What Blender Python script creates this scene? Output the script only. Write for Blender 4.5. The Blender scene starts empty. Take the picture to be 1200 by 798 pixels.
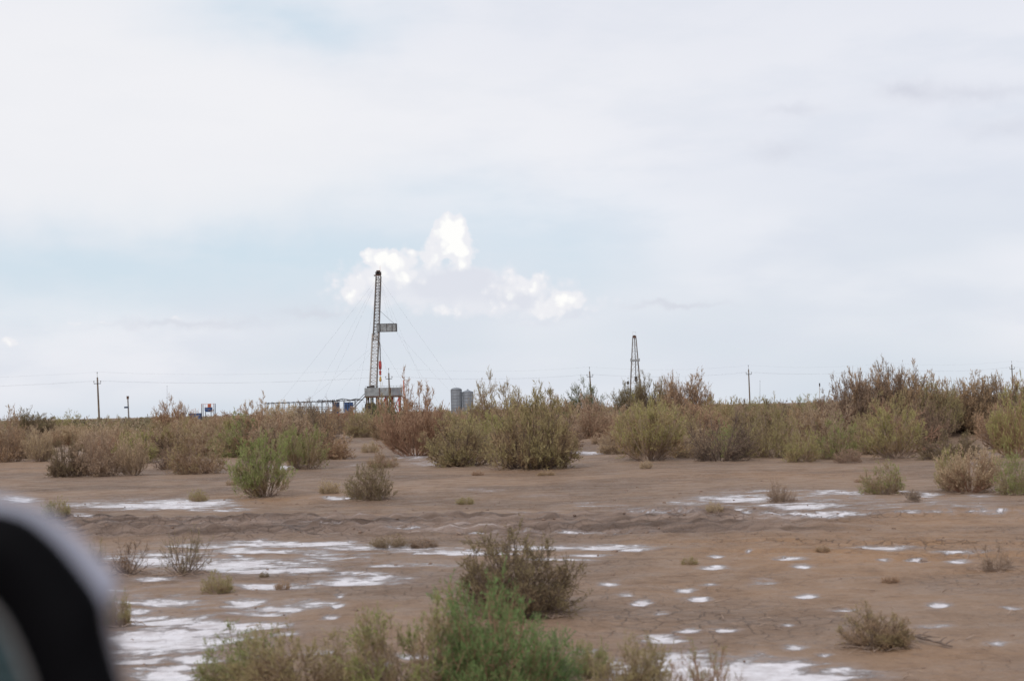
import bpy, math, random
import numpy as np
from mathutils import Matrix, Vector

random.seed(7)
RNG = np.random.default_rng(7)
scene = bpy.context.scene
COL = scene.collection
R = math.radians

# ------------------------------------------------------------------ camera
FPX = 1800.0                      # focal length in photo pixels (photo 1200 wide)
CAM_H = 1.8
PITCH = math.atan(80 / FPX)
ROLL = R(-1.3)
CAM_LOC = Vector((0, 0, CAM_H))
ROT = Matrix.Rotation(R(90) + PITCH, 3, 'X') @ Matrix.Rotation(ROLL, 3, 'Z')

cam_data = bpy.data.cameras.new('camera')
cam = bpy.data.objects.new('camera', cam_data)
COL.objects.link(cam)
cam.matrix_world = Matrix.Translation(CAM_LOC) @ ROT.to_4x4()
cam_data.sensor_width = 36
cam_data.lens = 54
cam_data.clip_start = 0.02
cam_data.clip_end = 20000
cam_data.dof.use_dof = True
cam_data.dof.focus_distance = 120
cam_data.dof.aperture_fstop = 54 / 15.0
scene.camera = cam


def ray(x, y):
    """World direction of a photo pixel, scaled to advance 1 m along Y."""
    d = ROT @ Vector(((x - 600) / FPX, -(y - 399) / FPX, -1))
    return d / d.y


def at(x, y, dist):
    """Point at depth dist (along Y) seen at a photo pixel."""
    return CAM_LOC + ray(x, y) * dist


# ------------------------------------------------------------------ noise
def _hash(ix, iy, seed):
    h = (ix.astype(np.int64) * 374761393 + iy.astype(np.int64) * 668265263 + seed * 1274126177) & 0xFFFFFFFF
    h = ((h ^ (h >> 13)) * 1274126177) & 0xFFFFFFFF
    return ((h ^ (h >> 16)) & 0xFFFF) / 65535.0


def vnoise(x, y, seed=0):
    x = np.asarray(x, float); y = np.asarray(y, float)
    ix = np.floor(x); iy = np.floor(y)
    fx = x - ix; fy = y - iy
    fx = fx * fx * (3 - 2 * fx); fy = fy * fy * (3 - 2 * fy)
    a = _hash(ix, iy, seed); b = _hash(ix + 1, iy, seed)
    c = _hash(ix, iy + 1, seed); d = _hash(ix + 1, iy + 1, seed)
    return (a + (b - a) * fx) * (1 - fy) + (c + (d - c) * fx) * fy


def fbm(x, y, seed=0, oct=4):
    s = 0; a = 0.5; t = 0
    for i in range(oct):
        s = s + a * vnoise(x * 2 ** i, y * 2 ** i, seed + i * 17); t += a; a *= 0.5
    return s / t - 0.5


# ------------------------------------------------------------------ terrain height
def flat(x, y):
    r = ray(x, y)
    t = CAM_H / -r.z
    return CAM_LOC + r * t


_A, _B = flat(130, 620), flat(900, 614)
BSL = (_B.y - _A.y) / (_B.x - _A.x)


def smooth(a, b, x):
    t = np.clip((x - a) / (b - a), 0, 1)
    return t * t * (3 - 2 * t)


def berm_mask(x, y):
    c = _A.y + (x - _A.x) * BSL
    edge = smooth(1.0, 0.55, np.abs(y - c + 0.6 * fbm(x * .5, y * .5, 5)) / 2.5)
    return edge * smooth(6.0, 3.0, x + 1.5 * fbm(x * .4, y * 1.2, 8))


def step_line(x):
    """far edge of the graded strip on the right hand side"""
    return 23.4 + 0.25 * (vnoise(x * .35, x * 0, 3) - .5) - 0.05 * (x - 5)


def hfun(x, y):
    x = np.asarray(x, float); y = np.asarray(y, float)
    near = smooth(70, 25, y)
    z = 0.10 * fbm(x * .22, y * .22, 1) + 0.05 * fbm(x * .9, y * .9, 2) * near
    z = z * smooth(4, 10, y)
    b = berm_mask(x, y)
    z = z + b * (0.05 + 0.065 * np.sin((y - _A.y - (x - _A.x) * BSL) * 5.2 + 2.5 * fbm(x * .3, y * .3, 13)) + 0.05 * fbm(x * .45, y * 2.6, 11) + 0.15 * fbm(x * 5.0, y * 8.0, 12, 3) + 0.018 * np.sin(x * 13 + y * 5 + 3 * fbm(x * .6, y * .6, 19)))
    st = smooth(3.5, 6.5, x) * smooth(0.0, 0.35, y - step_line(x)) * smooth(7.0, 1.0, y - step_line(x))
    z = z + 0.10 * st
    # shallow wheel ruts of an old track crossing the flats on the right
    for oy in (0.0, 1.5):
        tr = np.abs(y - (18.9 + oy - .42 * (x - 2.0)) + .3 * fbm(x * .4, y * .1, 31))
        z = z - 0.05 * np.exp(-(tr / .16) ** 2) * smooth(0.5, 3, x) * smooth(14, 9, x) + 0.03 * np.exp(-((tr - .3) / .15) ** 2) * smooth(0.5, 3, x) * smooth(14, 9, x)
    for oy in (0.0, 1.4):
        tr = np.abs(y - (15.6 + oy + .05 * x) + .25 * fbm(x * .5, y * .1, 33))
        z = z - 0.035 * np.exp(-(tr / .15) ** 2) * smooth(2.5, 4.5, x)
    far = smooth(48, 80, y) * smooth(900, 300, y)
    z = z + far * (0.45 * fbm(x * .05, y * .05, 21) + 0.25 * fbm(x * .2, y * .2, 22))
    # brushy mound on the right, low rise in the middle
    mx, my = 19.0, 78.0
    z = z + 1.15 * np.exp(-((x - mx) / 6.0) ** 2 - ((y - my) / 8.0) ** 2)
    z = z + 0.45 * np.exp(-((x - 10.5) / 6.0) ** 2 - ((y - 85) / 8.0) ** 2)
    return z


def H(x, y):
    return float(hfun(np.array([x]), np.array([y]))[0])


def ground_pt(x, y):
    """Where the ray through a photo pixel meets the terrain."""
    r = ray(x, y)
    if r.z > -0.002:
        return None
    lo, hi = 3.0, 900.0
    for n in (500, 60, 40):
        ds = np.geomspace(lo, hi, n)
        below = CAM_H + r.z * ds <= hfun(r.x * ds, ds)
        if not below.any():
            break
        i = int(np.argmax(below))
        lo, hi = ds[max(i - 1, 0)], ds[i]
    else:
        return CAM_LOC + r * hi
    return flat(x, y)


# ------------------------------------------------------------------ node helpers
def new_mat(name):
    m = bpy.data.materials.new(name)
    m.use_nodes = True
    nt = m.node_tree
    nt.nodes.clear()
    out = nt.nodes.new('ShaderNodeOutputMaterial')
    return m, nt, out


class NT:
    def __init__(self, nt): self.nt = nt
    def node(self, t, **kw):
        n = self.nt.nodes.new(t)
        for k, v in kw.items(): setattr(n, k, v)
        return n
    def put(self, sock, v):
        if isinstance(v, bpy.types.NodeSocket): self.nt.links.new(v, sock)
        elif v is not None: sock.default_value = v
    def math(self, op, a, b=None, c=None, clamp=False):
        n = self.node('ShaderNodeMath', operation=op, use_clamp=clamp)
        for s, v in zip(n.inputs, (a, b, c)): self.put(s, v)
        return n.outputs[0]
    def vmath(self, op, a, b=None):
        n = self.node('ShaderNodeVectorMath', operation=op)
        self.put(n.inputs[0], a)
        if b is not None: self.put(n.inputs[1], b)
        return n.outputs['Value'] if op in ('DOT_PRODUCT', 'LENGTH') else n.outputs[0]
    def noise(self, vec, scale, detail=4, rough=0.55, col=False, dist=0.0):
        n = self.node('ShaderNodeTexNoise')
        self.put(n.inputs['Vector'], vec)
        n.inputs['Scale'].default_value = scale
        n.inputs['Detail'].default_value = detail
        n.inputs['Roughness'].default_value = rough
        n.inputs['Distortion'].default_value = dist
        return n.outputs['Color'] if col else n.outputs[0]
    def mix(self, f, a, b, mode='MIX'):
        n = self.node('ShaderNodeMix', data_type='RGBA', blend_type=mode)
        self.put(n.inputs[0], f)
        self.put(n.inputs[6], a if not isinstance(a, tuple) else (*a, 1)[:4])
        self.put(n.inputs[7], b if not isinstance(b, tuple) else (*b, 1)[:4])
        return n.outputs[2]
    def ramp(self, v, a, b, lo=0.0, hi=1.0):
        n = self.node('ShaderNodeMapRange', interpolation_type='SMOOTHSTEP')
        self.put(n.inputs[0], v)
        n.inputs[1].default_value = a; n.inputs[2].default_value = b
        n.inputs[3].default_value = lo; n.inputs[4].default_value = hi
        return n.outputs[0]
    def attr(self, name):
        n = self.node('ShaderNodeAttribute'); n.attribute_name = name
        return n.outputs['Fac']


def paint(name, col, rough=0.6, metal=0.0, var=0.25, scale=3.0, rust=None, spec=0.4):
    """weathered paint or metal with blotchy dirt and optional rust"""
    m, nt, out = new_mat(name)
    g = NT(nt)
    pos = g.node('ShaderNodeTexCoord').outputs['Object']
    n1 = g.noise(pos, scale, 5, 0.6)
    dark = tuple(c * (1 - var) for c in col)
    light = tuple(min(1, c * (1 + var * .6)) for c in col)
    c = g.mix(g.ramp(n1, .3, .7), dark, light)
    if rust:
        n2 = g.noise(pos, scale * 2.3, 6, 0.65)
        c = g.mix(g.ramp(n2, .55, .68), c, rust)
    b = g.node('ShaderNodeBsdfPrincipled')
    g.put(b.inputs['Base Color'], c)
    b.inputs['Roughness'].default_value = rough
    b.inputs['Metallic'].default_value = metal
    b.inputs['Specular IOR Level'].default_value = spec
    nt.links.new(b.outputs[0], out.inputs[0])
    return m


# ------------------------------------------------------------------ mesh helpers
class MB:
    """collects shapes that become ONE mesh"""
    def __init__(self): self.v = []; self.f = []
    def box(self, c, s, rz=0.0, ry=0.0):
        M = Matrix.Rotation(rz, 3, 'Z') @ Matrix.Rotation(ry, 3, 'Y')
        b = len(self.v)
        for dx in (-.5, .5):
            for dy in (-.5, .5):
                for dz in (-.5, .5):
                    p = M @ Vector((dx * s[0], dy * s[1], dz * s[2])) + Vector(c)
                    self.v.append(tuple(p))
        for q in ((0, 1, 3, 2), (4, 6, 7, 5), (0, 4, 5, 1), (2, 3, 7, 6), (0, 2, 6, 4), (1, 5, 7, 3)):
            self.f.append(tuple(b + i for i in q))
        return self
    def bar(self, a, b_, r0, r1=None, n=6, cap=True):
        a = Vector(a); b_ = Vector(b_); r1 = r0 if r1 is None else r1
        d = (b_ - a).normalized()
        u = d.orthogonal().normalized(); w = d.cross(u)
        s = len(self.v)
        for p, r in ((a, r0), (b_, r1)):
            for k in range(n):
                t = 2 * math.pi * k / n
                self.v.append(tuple(p + u * math.cos(t) * r + w * math.sin(t) * r))
        for k in range(n):
            self.f.append((s + k, s + (k + 1) % n, s + n + (k + 1) % n, s + n + k))
        if cap:
            self.f.append(tuple(s + k for k in reversed(range(n))))
            self.f.append(tuple(s + n + k for k in range(n)))
        return self
    def path(self, pts, r, n=5):
        s = len(self.v)
        pts = [Vector(p) for p in pts]
        for i, p in enumerate(pts):
            d = (pts[min(i + 1, len(pts) - 1)] - pts[max(i - 1, 0)]).normalized()
            u = d.cross(Vector((0.13, 0.2, 1))).normalized(); w = d.cross(u)
            rr = r[i] if isinstance(r, (list, tuple)) else r
            for k in range(n):
                t = 2 * math.pi * k / n
                self.v.append(tuple(p + u * math.cos(t) * rr + w * math.sin(t) * rr))
        for i in range(len(pts) - 1):
            for k in range(n):
                a = s + i * n
                self.f.append((a + k, a + (k + 1) % n, a + n + (k + 1) % n, a + n + k))
        self.f.append(tuple(s + k for k in reversed(range(n))))
        self.f.append(tuple(s + (len(pts) - 1) * n + k for k in range(n)))
        return self
    def lathe(self, c, prof, n=24):
        s = len(self.v); c = Vector(c)
        for r, z in prof:
            for k in range(n):
                t = 2 * math.pi * k / n
                self.v.append((c.x + r * math.cos(t), c.y + r * math.sin(t), c.z + z))
        for i in range(len(prof) - 1):
            for k in range(n):
                a = s + i * n
                self.f.append((a + k, a + (k + 1) % n, a + n + (k + 1) % n, a + n + k))
        self.f.append(tuple(s + k for k in reversed(range(n))))
        self.f.append(tuple(s + (len(prof) - 1) * n + k for k in range(n)))
        return self
    def build(self, name, mat, parent=None, smooth=False):
        me = bpy.data.meshes.new(name)
        off = Vector((0, 0, 0)); q = parent
        while q is not None:
            off += Vector(q.location); q = q.parent
        me.from_pydata([(v[0] - off.x, v[1] - off.y, v[2] - off.z) for v in self.v], [], self.f)
        if smooth:
            me.polygons.foreach_set('use_smooth', [True] * len(me.polygons))
        me.materials.append(mat)
        o = bpy.data.objects.new(name, me)
        COL.objects.link(o)
        if parent is not None: o.parent = parent
        return o


def np_mesh(name, verts, faces, mat=None, attrs=None, smooth=False):
    """faces: (n,k) int array"""
    me = bpy.data.meshes.new(name)
    nv, nf, k = len(verts), len(faces), faces.shape[1]
    me.vertices.add(nv)
    me.vertices.foreach_set('co', np.ascontiguousarray(verts, np.float32).ravel())
    me.loops.add(nf * k)
    me.loops.foreach_set('vertex_index', np.ascontiguousarray(faces, np.int32).ravel())
    me.polygons.add(nf)
    me.polygons.foreach_set('loop_start', np.arange(0, nf * k, k, dtype=np.int32))
    me.update(calc_edges=True)
    for n, a in (attrs or {}).items():
        at_ = me.attributes.new(n, 'FLOAT', 'POINT')
        at_.data.foreach_set('value', np.ascontiguousarray(a, np.float32))
    if smooth:
        me.polygons.foreach_set('use_smooth', np.ones(nf, bool))
    if mat: me.materials.append(mat)
    return me


def empty(name, loc, rz=0.0):
    o = bpy.data.objects.new(name, None)
    o.empty_display_size = 0.2
    o.location = loc; o.rotation_euler = (0, 0, rz)
    COL.objects.link(o)
    return o


def tag(o, label=None, cat=None, group=None, kind=None):
    if label: o['label'] = label
    if cat: o['category'] = cat
    if group: o['group'] = group
    if kind: o['kind'] = kind
    return o


# ------------------------------------------------------------------ world: sky with clouds
SUN_EL, SUN_AZ = R(38), R(-150)        # azimuth from +Y, clockwise positive: behind left
world = bpy.data.worlds.new('World')
scene.world = world
world.use_nodes = True
wt = world.node_tree
wt.nodes.clear()
g = NT(wt)
wout = g.node('ShaderNodeOutputWorld')
bg = g.node('ShaderNodeBackground')
SKY_STRENGTH = 0.1
bg.inputs[1].default_value = SKY_STRENGTH
sky = g.node('ShaderNodeTexSky')
sky.sky_type = 'NISHITA'
sky.sun_disc = False
sky.sun_elevation = SUN_EL
sky.sun_rotation = SUN_AZ
sky.air_density = 1.0; sky.dust_density = 1.5; sky.ozone_density = 1.0
d = g.node('ShaderNodeTexCoord').outputs['Generated']
sep = g.node('ShaderNodeSeparateXYZ'); g.put(sep.inputs[0], d)
az = g.math('ARCTAN2', sep.outputs[0], sep.outputs[1])
el = g.math('ARCSINE', sep.outputs[2])
comb = g.node('ShaderNodeCombineXYZ'); g.put(comb.inputs[0], az); g.put(comb.inputs[1], el)
ang = comb.outputs[0]


def pix_ang(x, y):
    r_ = ray(x, y).normalized()
    return math.atan2(r_.x, r_.y), math.asin(r_.z)


def warp(vec, scale, amp, detail=4):
    n = g.noise(d, scale, detail, 0.55, col=True)
    s = g.vmath('SUBTRACT', n, (0.5, 0.5, 0.5))
    s = g.vmath('MULTIPLY', s, (amp, amp, 0))
    return g.vmath('ADD', vec, s)


def blobs(vec, lst):
    """sum of soft clumps; each (azimuth/elevation of a spot, half sizes, amount)"""
    tot = None
    for x, y, rx, ry, a in lst:
        c = pix_ang(x, y)
        n = g.node('ShaderNodeVectorMath', operation='MULTIPLY_ADD')
        g.put(n.inputs[0], vec)
        n.inputs[1].default_value = (FPX / rx, FPX / ry, 0)
        n.inputs[2].default_value = (-c[0] * FPX / rx, -c[1] * FPX / ry, 0)
        q = g.vmath('DOT_PRODUCT', n.outputs[0], n.outputs[0])
        e = g.math('POWER', 0.36788, q)
        tot = g.math('MULTIPLY_ADD', e, a, 0.0 if tot is None else tot)
    return tot


K = 1.0 / SKY_STRENGTH
def cl(r_, g_, b_): return (r_ * K, g_ * K, b_ * K)

w1 = warp(ang, 10.0, 0.06, 5)
w2 = warp(ang, 60.0, 0.016, 4)
stretch = g.vmath('MULTIPLY', d, (1.0, 1.0, 3.2))
nbig = g.noise(stretch, 3.2, 3, 0.5)
nmid = g.noise(stretch, 11.0, 4, 0.55)
# grey overcast deck: pale blue-grey low, lilac white high
deck_lo, deck_hi = cl(.680, .745, .825), cl(.795, .815, .890)
deck = g.mix(g.ramp(el, 0.01, 0.19), deck_lo, deck_hi)
deck = g.mix(g.ramp(nbig, .35, .7), deck, cl(.86, .87, .925))
deck = g.mix(g.math('MULTIPLY', g.ramp(nmid, .42, .70), 0.55), deck, cl(.715, .755, .845))
# white glow of thin cloud upper left
white = blobs(w1, [(90, 120, 330, 150, 1.0), (250, 215, 170, 60, .5), (800, 60, 330, 90, .25), (560, 140, 260, 80, .25)])
deck = g.mix(g.math('MINIMUM', white, 0.8), deck, cl(.92, .915, .935))
# openings in the deck where blue shows
gap = blobs(w1, [(60, 305, 330, 42, .8), (380, 300, 200, 60, .55), (650, 285, 130, 50, .5), (330, 10, 120, 34, .9), (520, 220, 150, 40, .3), (60, 360, 200, 30, .3)])
gap = g.math('MULTIPLY', g.math('MINIMUM', gap, 1.0), g.ramp(nmid, .25, .6, .6, 1.0))
blue = g.mix(0.9, sky.outputs[0], cl(.665, .785, .885))
deck = g.mix(gap, deck, blue)
# thin darker wisps on the right
wisp = blobs(w2, [(1065, 106, 30, 10, .7), (1140, 112, 60, 10, .5), (930, 128, 30, 7, .4), (915, 178, 28, 12, .4), (1180, 150, 50, 12, .35),
                  (790, 358, 50, 4, .6), (370, 366, 40, 6, .5), (220, 380, 90, 5, .45)])
deck = g.mix(wisp, deck, cl(.65, .665, .745))
# distant cumulus bank: hazy body, billowing bright heads, shaded folds and undersides
w3 = warp(ang, 85.0, 0.0075, 4)


def billow(vec, scale):
    v = g.node('ShaderNodeTexVoronoi', feature='SMOOTH_F1', voronoi_dimensions='2D')
    g.put(v.inputs['Vector'], vec)
    v.inputs['Scale'].default_value = scale
    v.inputs['Smoothness'].default_value = .35
    return g.math('SUBTRACT', 0.5, v.outputs['Distance'])


bil = g.math('ADD', g.math('MULTIPLY', billow(w3, 75.0), .75), g.math('MULTIPLY', billow(w3, 170.0), .40))
bil = g.math('SUBTRACT', bil, .24)
fine = g.noise(d, 170.0, 4, 0.6)
wob = g.math('ADD', bil, g.math('MULTIPLY', g.math('SUBTRACT', fine, 0.5), .5))
body = blobs(w3, [(540, 335, 80, 34, 1.0), (450, 328, 62, 36, .9), (630, 352, 100, 30, .9), (410, 345, 36, 26, .5)])
body = g.ramp(g.math('ADD', body, g.math('MULTIPLY', wob, .7)), .30, .95)
deck = g.mix(g.math('MULTIPLY', body, .8), deck, cl(.835, .84, .895))
head = blobs(w3, [(530, 264, 19, 15, 1.2), (526, 283, 27, 19, 1.2), (542, 300, 17, 18, 1.0), (506, 300, 14, 11, .7),
                  (440, 302, 20, 14, .9), (464, 305, 22, 15, .85), (478, 322, 34, 15, .6), (450, 328, 30, 18, .5), (403, 337, 22, 16, .75), (425, 352, 28, 18, .4),
                  (612, 332, 32, 17, .85), (588, 345, 24, 14, .55), (662, 351, 30, 16, .85), (640, 366, 40, 12, .5), (519, 361, 24, 12, .6), (575, 372, 50, 12, .3),
                  (105, 379, 26, 5, .6), (12, 400, 32, 9, .6), (205, 374, 18, 6, .45)])
wob = g.math('MULTIPLY', g.math('MINIMUM', g.math('MAXIMUM', wob, -.6), .6), g.ramp(head, .08, .35))
head = g.math('ADD', head, g.math('MULTIPLY', wob, .95))
deck = g.mix(g.ramp(head, .30, .64), deck, cl(.875, .875, .915))
lit = g.math('ADD', head, g.math('MULTIPLY', wob, .7))
deck = g.mix(g.ramp(lit, .58, 1.2), deck, cl(1.03, 1.02, 1.0))
shade = blobs(w3, [(560, 324, 28, 12, .8), (528, 328, 32, 12, .85), (500, 340, 28, 12, .7), (555, 346, 46, 16, .7), (610, 354, 28, 9, .75), (445, 346, 28, 12, .45), (680, 368, 32, 9, .45), (630, 380, 50, 8, .5)])
shade = g.ramp(g.math('SUBTRACT', shade, g.math('MULTIPLY', wob, .7)), .25, .95)
deck = g.mix(g.math('MULTIPLY', shade, .75), deck, cl(.735, .755, .835))
final = g.mix(0.05, deck, sky.outputs[0])
g.put(bg.inputs[0], final)
wt.links.new(bg.outputs[0], wout.inputs[0])

sun_d = bpy.data.lights.new('sun', 'SUN')
sun_d.energy = 1.5
sun_d.angle = R(15)
sun_d.color = (1.0, .95, .88)
sun = bpy.data.objects.new('sun', sun_d)
COL.objects.link(sun)
sv = Vector((math.sin(SUN_AZ) * math.cos(SUN_EL), math.cos(SUN_AZ) * math.cos(SUN_EL), math.sin(SUN_EL)))
sun.rotation_euler = (-sv).to_track_quat('-Z', 'Y').to_euler()

# ------------------------------------------------------------------ ground
SALT = [  # centre x, y, half width, half height (photo pixels), amount, skew
    (175, 592, 85, 4, 1), (225, 588, 55, 3, 1), (20, 585, 20, 3, 1), (255, 597, 35, 2, .7), (100, 603, 14, 2, .8),
    (345, 637, 90, 3.5, 1), (440, 641, 70, 4, .9), (300, 645, 70, 3.5, .8), (540, 646, 60, 3, .9), (245, 639, 40, 3, .9),
    (190, 655, 60, 9, .9), (280, 662, 75, 8, 1), (330, 668, 60, 4, 1), (420, 676, 42, 6, 1), (385, 652, 24, 5, .8), (445, 663, 30, 3, .7), (372, 648, 30, 4, .7), (230, 648, 30, 6, .6),
    (180, 678, 25, 2.5, 1), (315, 686, 42, 3, 1), (410, 683, 50, 2.5, 1), (130, 690, 30, 3, .7),
    (190, 706, 55, 4.5, .85), (290, 706, 26, 6, 1), (330, 712, 40, 4, 1), (365, 704, 30, 4, .7), (310, 718, 40, 3, .9), (402, 697, 7, 3, 1), (394, 708, 6, 5, .9), (388, 722, 8, 3, 1), (160, 716, 30, 4, .6),
    (185, 727, 45, 5, 1), (200, 748, 70, 15, 1.15), (255, 734, 45, 8, 1.1), (300, 732, 30, 5, .9), (160, 760, 40, 8, 1), (335, 742, 20, 4, .6),
    (165, 774, 35, 4, 1), (225, 772, 35, 5, 1), (195, 782, 40, 4, .9), (200, 793, 45, 6, 1), (290, 770, 40, 4, .6),
    (700, 641, 60, 2.6, 1), (745, 644, 22, 2.4, .9), (690, 650, 30, 2, .8), (620, 642, 40, 2.5, .9), (510, 660, 40, 3, .5),
    (480, 618, 40, 1.8, .6), (590, 622, 60, 1.8, .7), (695, 623, 50, 2, .8), (380, 612, 40, 1.5, .4),
    (875, 584, 60, 4, .9), (940, 592, 45, 4.5, .95), (985, 577, 40, 3, .8), (960, 602, 55, 3, .95), (900, 575, 70, 2.5, .5), (905, 600, 20, 4, .6), (870, 597, 8, 4, .8),
    (1092, 579, 16, 3, 1), (1085, 599, 28, 2.5, .8), (1150, 597, 60, 1.8, .7), (810, 588, 40, 4, .6), (770, 598, 50, 3, .6), (1150, 580, 20, 2, .5), (1060, 575, 20, 2, .6), (700, 592, 50, 2.5, .45), (640, 580, 40, 2, .35),
    (1040, 642, 32, 2.2, .95), (1130, 647, 26, 2, .95), (1128, 658, 15, 2.2, 1), (1040, 656, 9, 1.6, .9), (1076, 658, 11, 1.6, .9),
    (891, 681, 15, 3.6, 1), (840, 665, 12, 2.8, 1), (937, 665, 13, 3, 1), (928, 654, 16, 2, .7), (876, 645, 6, 1.6, 1), (835, 652, 7, 2, 1),
    (944, 698, 12, 3.2, .9), (986, 714, 13, 3, .9), (1096, 708, 13, 3.6, 1), (815, 701, 13, 2.4, 1), (800, 693, 7, 2, .8), (828, 685, 12, 2, .6),
    (851, 737, 14, 2.2, 1), (810, 738, 13, 2.6, 1), (920, 732, 10, 2, .7), (931, 757, 13, 3.2, .95), (970, 767, 9, 3, .9), (885, 764, 12, 2.5, .7),
    (714, 684, 16, 3, 1), (733, 695, 9, 2.4, 1), (753, 706, 12, 3, 1), (780, 718, 8, 2, .7), (779, 750, 17, 4, 1), (1166, 753, 14, 3, .9), (1190, 712, 12, 2.2, .9), (1090, 733, 20, 2, .5), (660, 655, 40, 2.4, .7),
    (880, 787, 70, 15, 1.15), (930, 793, 70, 11, 1.1), (805, 785, 45, 20, 1.1), (770, 795, 60, 14, 1.0), (715, 775, 14, 5, .9), (690, 761, 10, 3, .7), (560, 782, 30, 7, 1), (450, 778, 20, 6, .9), (640, 790, 40, 8, .8), (370, 765, 25, 4, .7), (490, 770, 24, 5, .8),
    (940, 588, 130, 13, .40), (1090, 590, 90, 8, .34), (330, 655, 190, 24, .36), (220, 730, 120, 50, .36), (170, 590, 130, 8, .36), (1130, 600, 90, 4, .4),
    (325, 548, 20, 3, .9), (480, 536, 18, 2.5, .6), (500, 543, 30, 3, .5), (690, 531, 16, 2, .9), (395, 583, 18, 1.8, 1), (660, 531, 20, 2, .6),
    (560, 574, 25, 2, .4), (600, 600, 50, 2, .35), (1180, 575, 30, 2, .4), (420, 545, 30, 2, .35),
]


def axis(segs):
    out = [segs[0][0]]
    for a, b, step in segs:
        n = max(1, int(round((b - a) / step)))
        out.extend(list(a + (b - a) * (np.arange(1, n + 1) / n)))
    return np.array(out)


xs_r = axis([(0, 8, .07), (8, 17, .12), (17, 30, .6), (30, 100, 5), (100, 500, 50), (500, 4500, 400)])
xs = np.concatenate([-xs_r[:0:-1], xs_r])
ys = axis([(-4000, -400, 400), (-400, -40, 40), (-40, 4, 4), (4, 8.5, .4), (8.5, 16, .06), (16, 30, .09), (30, 46, .25), (46, 110, .8), (110, 300, 8), (300, 900, 50), (900, 8000, 500)])
GX, GY = np.meshgrid(xs, ys)
GZ = hfun(GX, GY)
# salt amount at each ground vertex
salt = np.zeros_like(GX)
n_w = fbm(GX * 1.1, GY * .5, 41, 4); n_w2 = fbm(GX * 3.0, GY * 1.4, 47, 3)
Minv = ROT.transposed()
Mi = np.array(Minv)
rel = np.stack([GX, GY, GZ - CAM_H], -1) @ Mi.T
with np.errstate(all='ignore'):
    zc = np.where(rel[..., 2] < -.5, -rel[..., 2], 1e9)
    PX = 600 + FPX * rel[..., 0] / zc
    PY = 399 - FPX * rel[..., 1] / zc
PXw = PX + 26 * fbm(GX * 1.6, GY * .9, 81, 3)
PYw = PY + 5.0 * fbm(GX * 1.9, GY * 1.0, 83, 3)
for (cx, cy, rx, ry, am) in SALT:
    dd = ((PXw - cx) / rx) ** 2 + ((PYw - cy) / ry) ** 2
    if rx < 20: dd = dd * (1 + 1.6 * np.clip(fbm(GX * 2.3 + cx, GY * 1.2, 51), -.4, .5)); am = am * (.85 + .4 * ((cx * 7 + cy * 13) % 10) / 10)
    salt = np.maximum(salt, am * np.exp(-dd * .7))
salt[GY < 5] = 0
salt = np.clip(salt + .35 * salt * n_w + .25 * salt * n_w2, 0, 1.3)
GZ = GZ - 0.012 * smooth(.3, .8, salt) * (GY < 60)
churn = berm_mask(GX, GY)
warm = np.zeros_like(GX)
for (cx, cy, rx, ry, am) in [(1040, 650, 230, 50, .95), (1110, 611, 150, 9, 1), (1000, 690, 160, 25, .6), (320, 584, 80, 6, .9), (900, 556, 180, 7, .6), (880, 690, 190, 14, .6), (640, 560, 120, 8, .4), (1100, 770, 120, 30, .5), (60, 548, 90, 7, .6)]:
    warm = np.maximum(warm, am * np.exp(-(((PX - cx) / rx) ** 2 + ((PY - cy) / ry) ** 2)))
for oy in (0.0, 1.5):
    tr = np.abs(GY - (18.9 + oy - .42 * (GX - 2.0)) + .3 * fbm(GX * .4, GY * .1, 31))
    warm = np.maximum(warm, 1.0 * np.exp(-(tr / .26) ** 2) * smooth(0.5, 3, GX) * smooth(14, 9, GX))
warm = np.clip(warm + .9 * warm * fbm(GX * .7, GY * .5, 71, 4) + .25 * smooth(.05, .3, fbm(GX * .25, GY * .2, 73)), 0, 1) * (GY > 5)
sandy = smooth(52, 75, GY) * smooth(170, 110, GY) * smooth(.02, .18, fbm(GX * .06, GY * .035, 61))
ny, nx = GX.shape
idx = np.arange(ny * nx).reshape(ny, nx)
faces = np.stack([idx[:-1, :-1], idx[:-1, 1:], idx[1:, 1:], idx[1:, :-1]], -1).reshape(-1, 4)

m, nt, out = new_mat('wet_mud')
g = NT(nt)
pos = g.node('ShaderNodeNewGeometry').outputs['Position']
a_s, a_c, a_t = g.attr('salt'), g.attr('churn'), g.attr('sandy')
nA = g.noise(pos, .22, 5, .6)
nB = g.noise(pos, 1.7, 6, .65, dist=.4)
nC = g.noise(pos, 14, 4, .7)
nG = g.noise(pos, 5.5, 6, .75)
nD = g.noise(g.vmath('MULTIPLY', pos, (.8, 1.0, 1)), .5, 6, .65)
c = g.mix(g.ramp(nA, .35, .68), (.272, .185, .126), (.185, .129, .094))
c = g.mix(g.math('MULTIPLY', g.math('MAXIMUM', g.ramp(nD, .52, .72, 0, .35), g.math('MULTIPLY', g.attr('warm'), g.ramp(nD, .3, .6, .4, 1.0))), .85), c, (.315, .185, .100))
c = g.mix(g.math('MULTIPLY', g.ramp(nB, .5, .72), .45), c, (.160, .105, .075))
c = g.mix(g.math('MULTIPLY', g.ramp(nG, .50, .68), .55), c, (.150, .100, .074))
c = g.mix(g.math('MULTIPLY', g.ramp(nC, .50, .72), .5), c, (.36, .245, .175))
nR = g.noise(g.vmath('MULTIPLY', pos, (.22, 2.2, 1)), 1.5, 5, .65)
c = g.mix(g.math('MULTIPLY', a_c, .9), c, g.mix(g.ramp(nR, .38, .62), (.100, .070, .056), (.235, .170, .135)))
c = g.mix(g.math('MULTIPLY', g.math('MULTIPLY', a_c, g.ramp(nR, .60, .72)), .7), c, (.46, .40, .385))
vo = g.node('ShaderNodeTexVoronoi', feature='DISTANCE_TO_EDGE')
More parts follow.
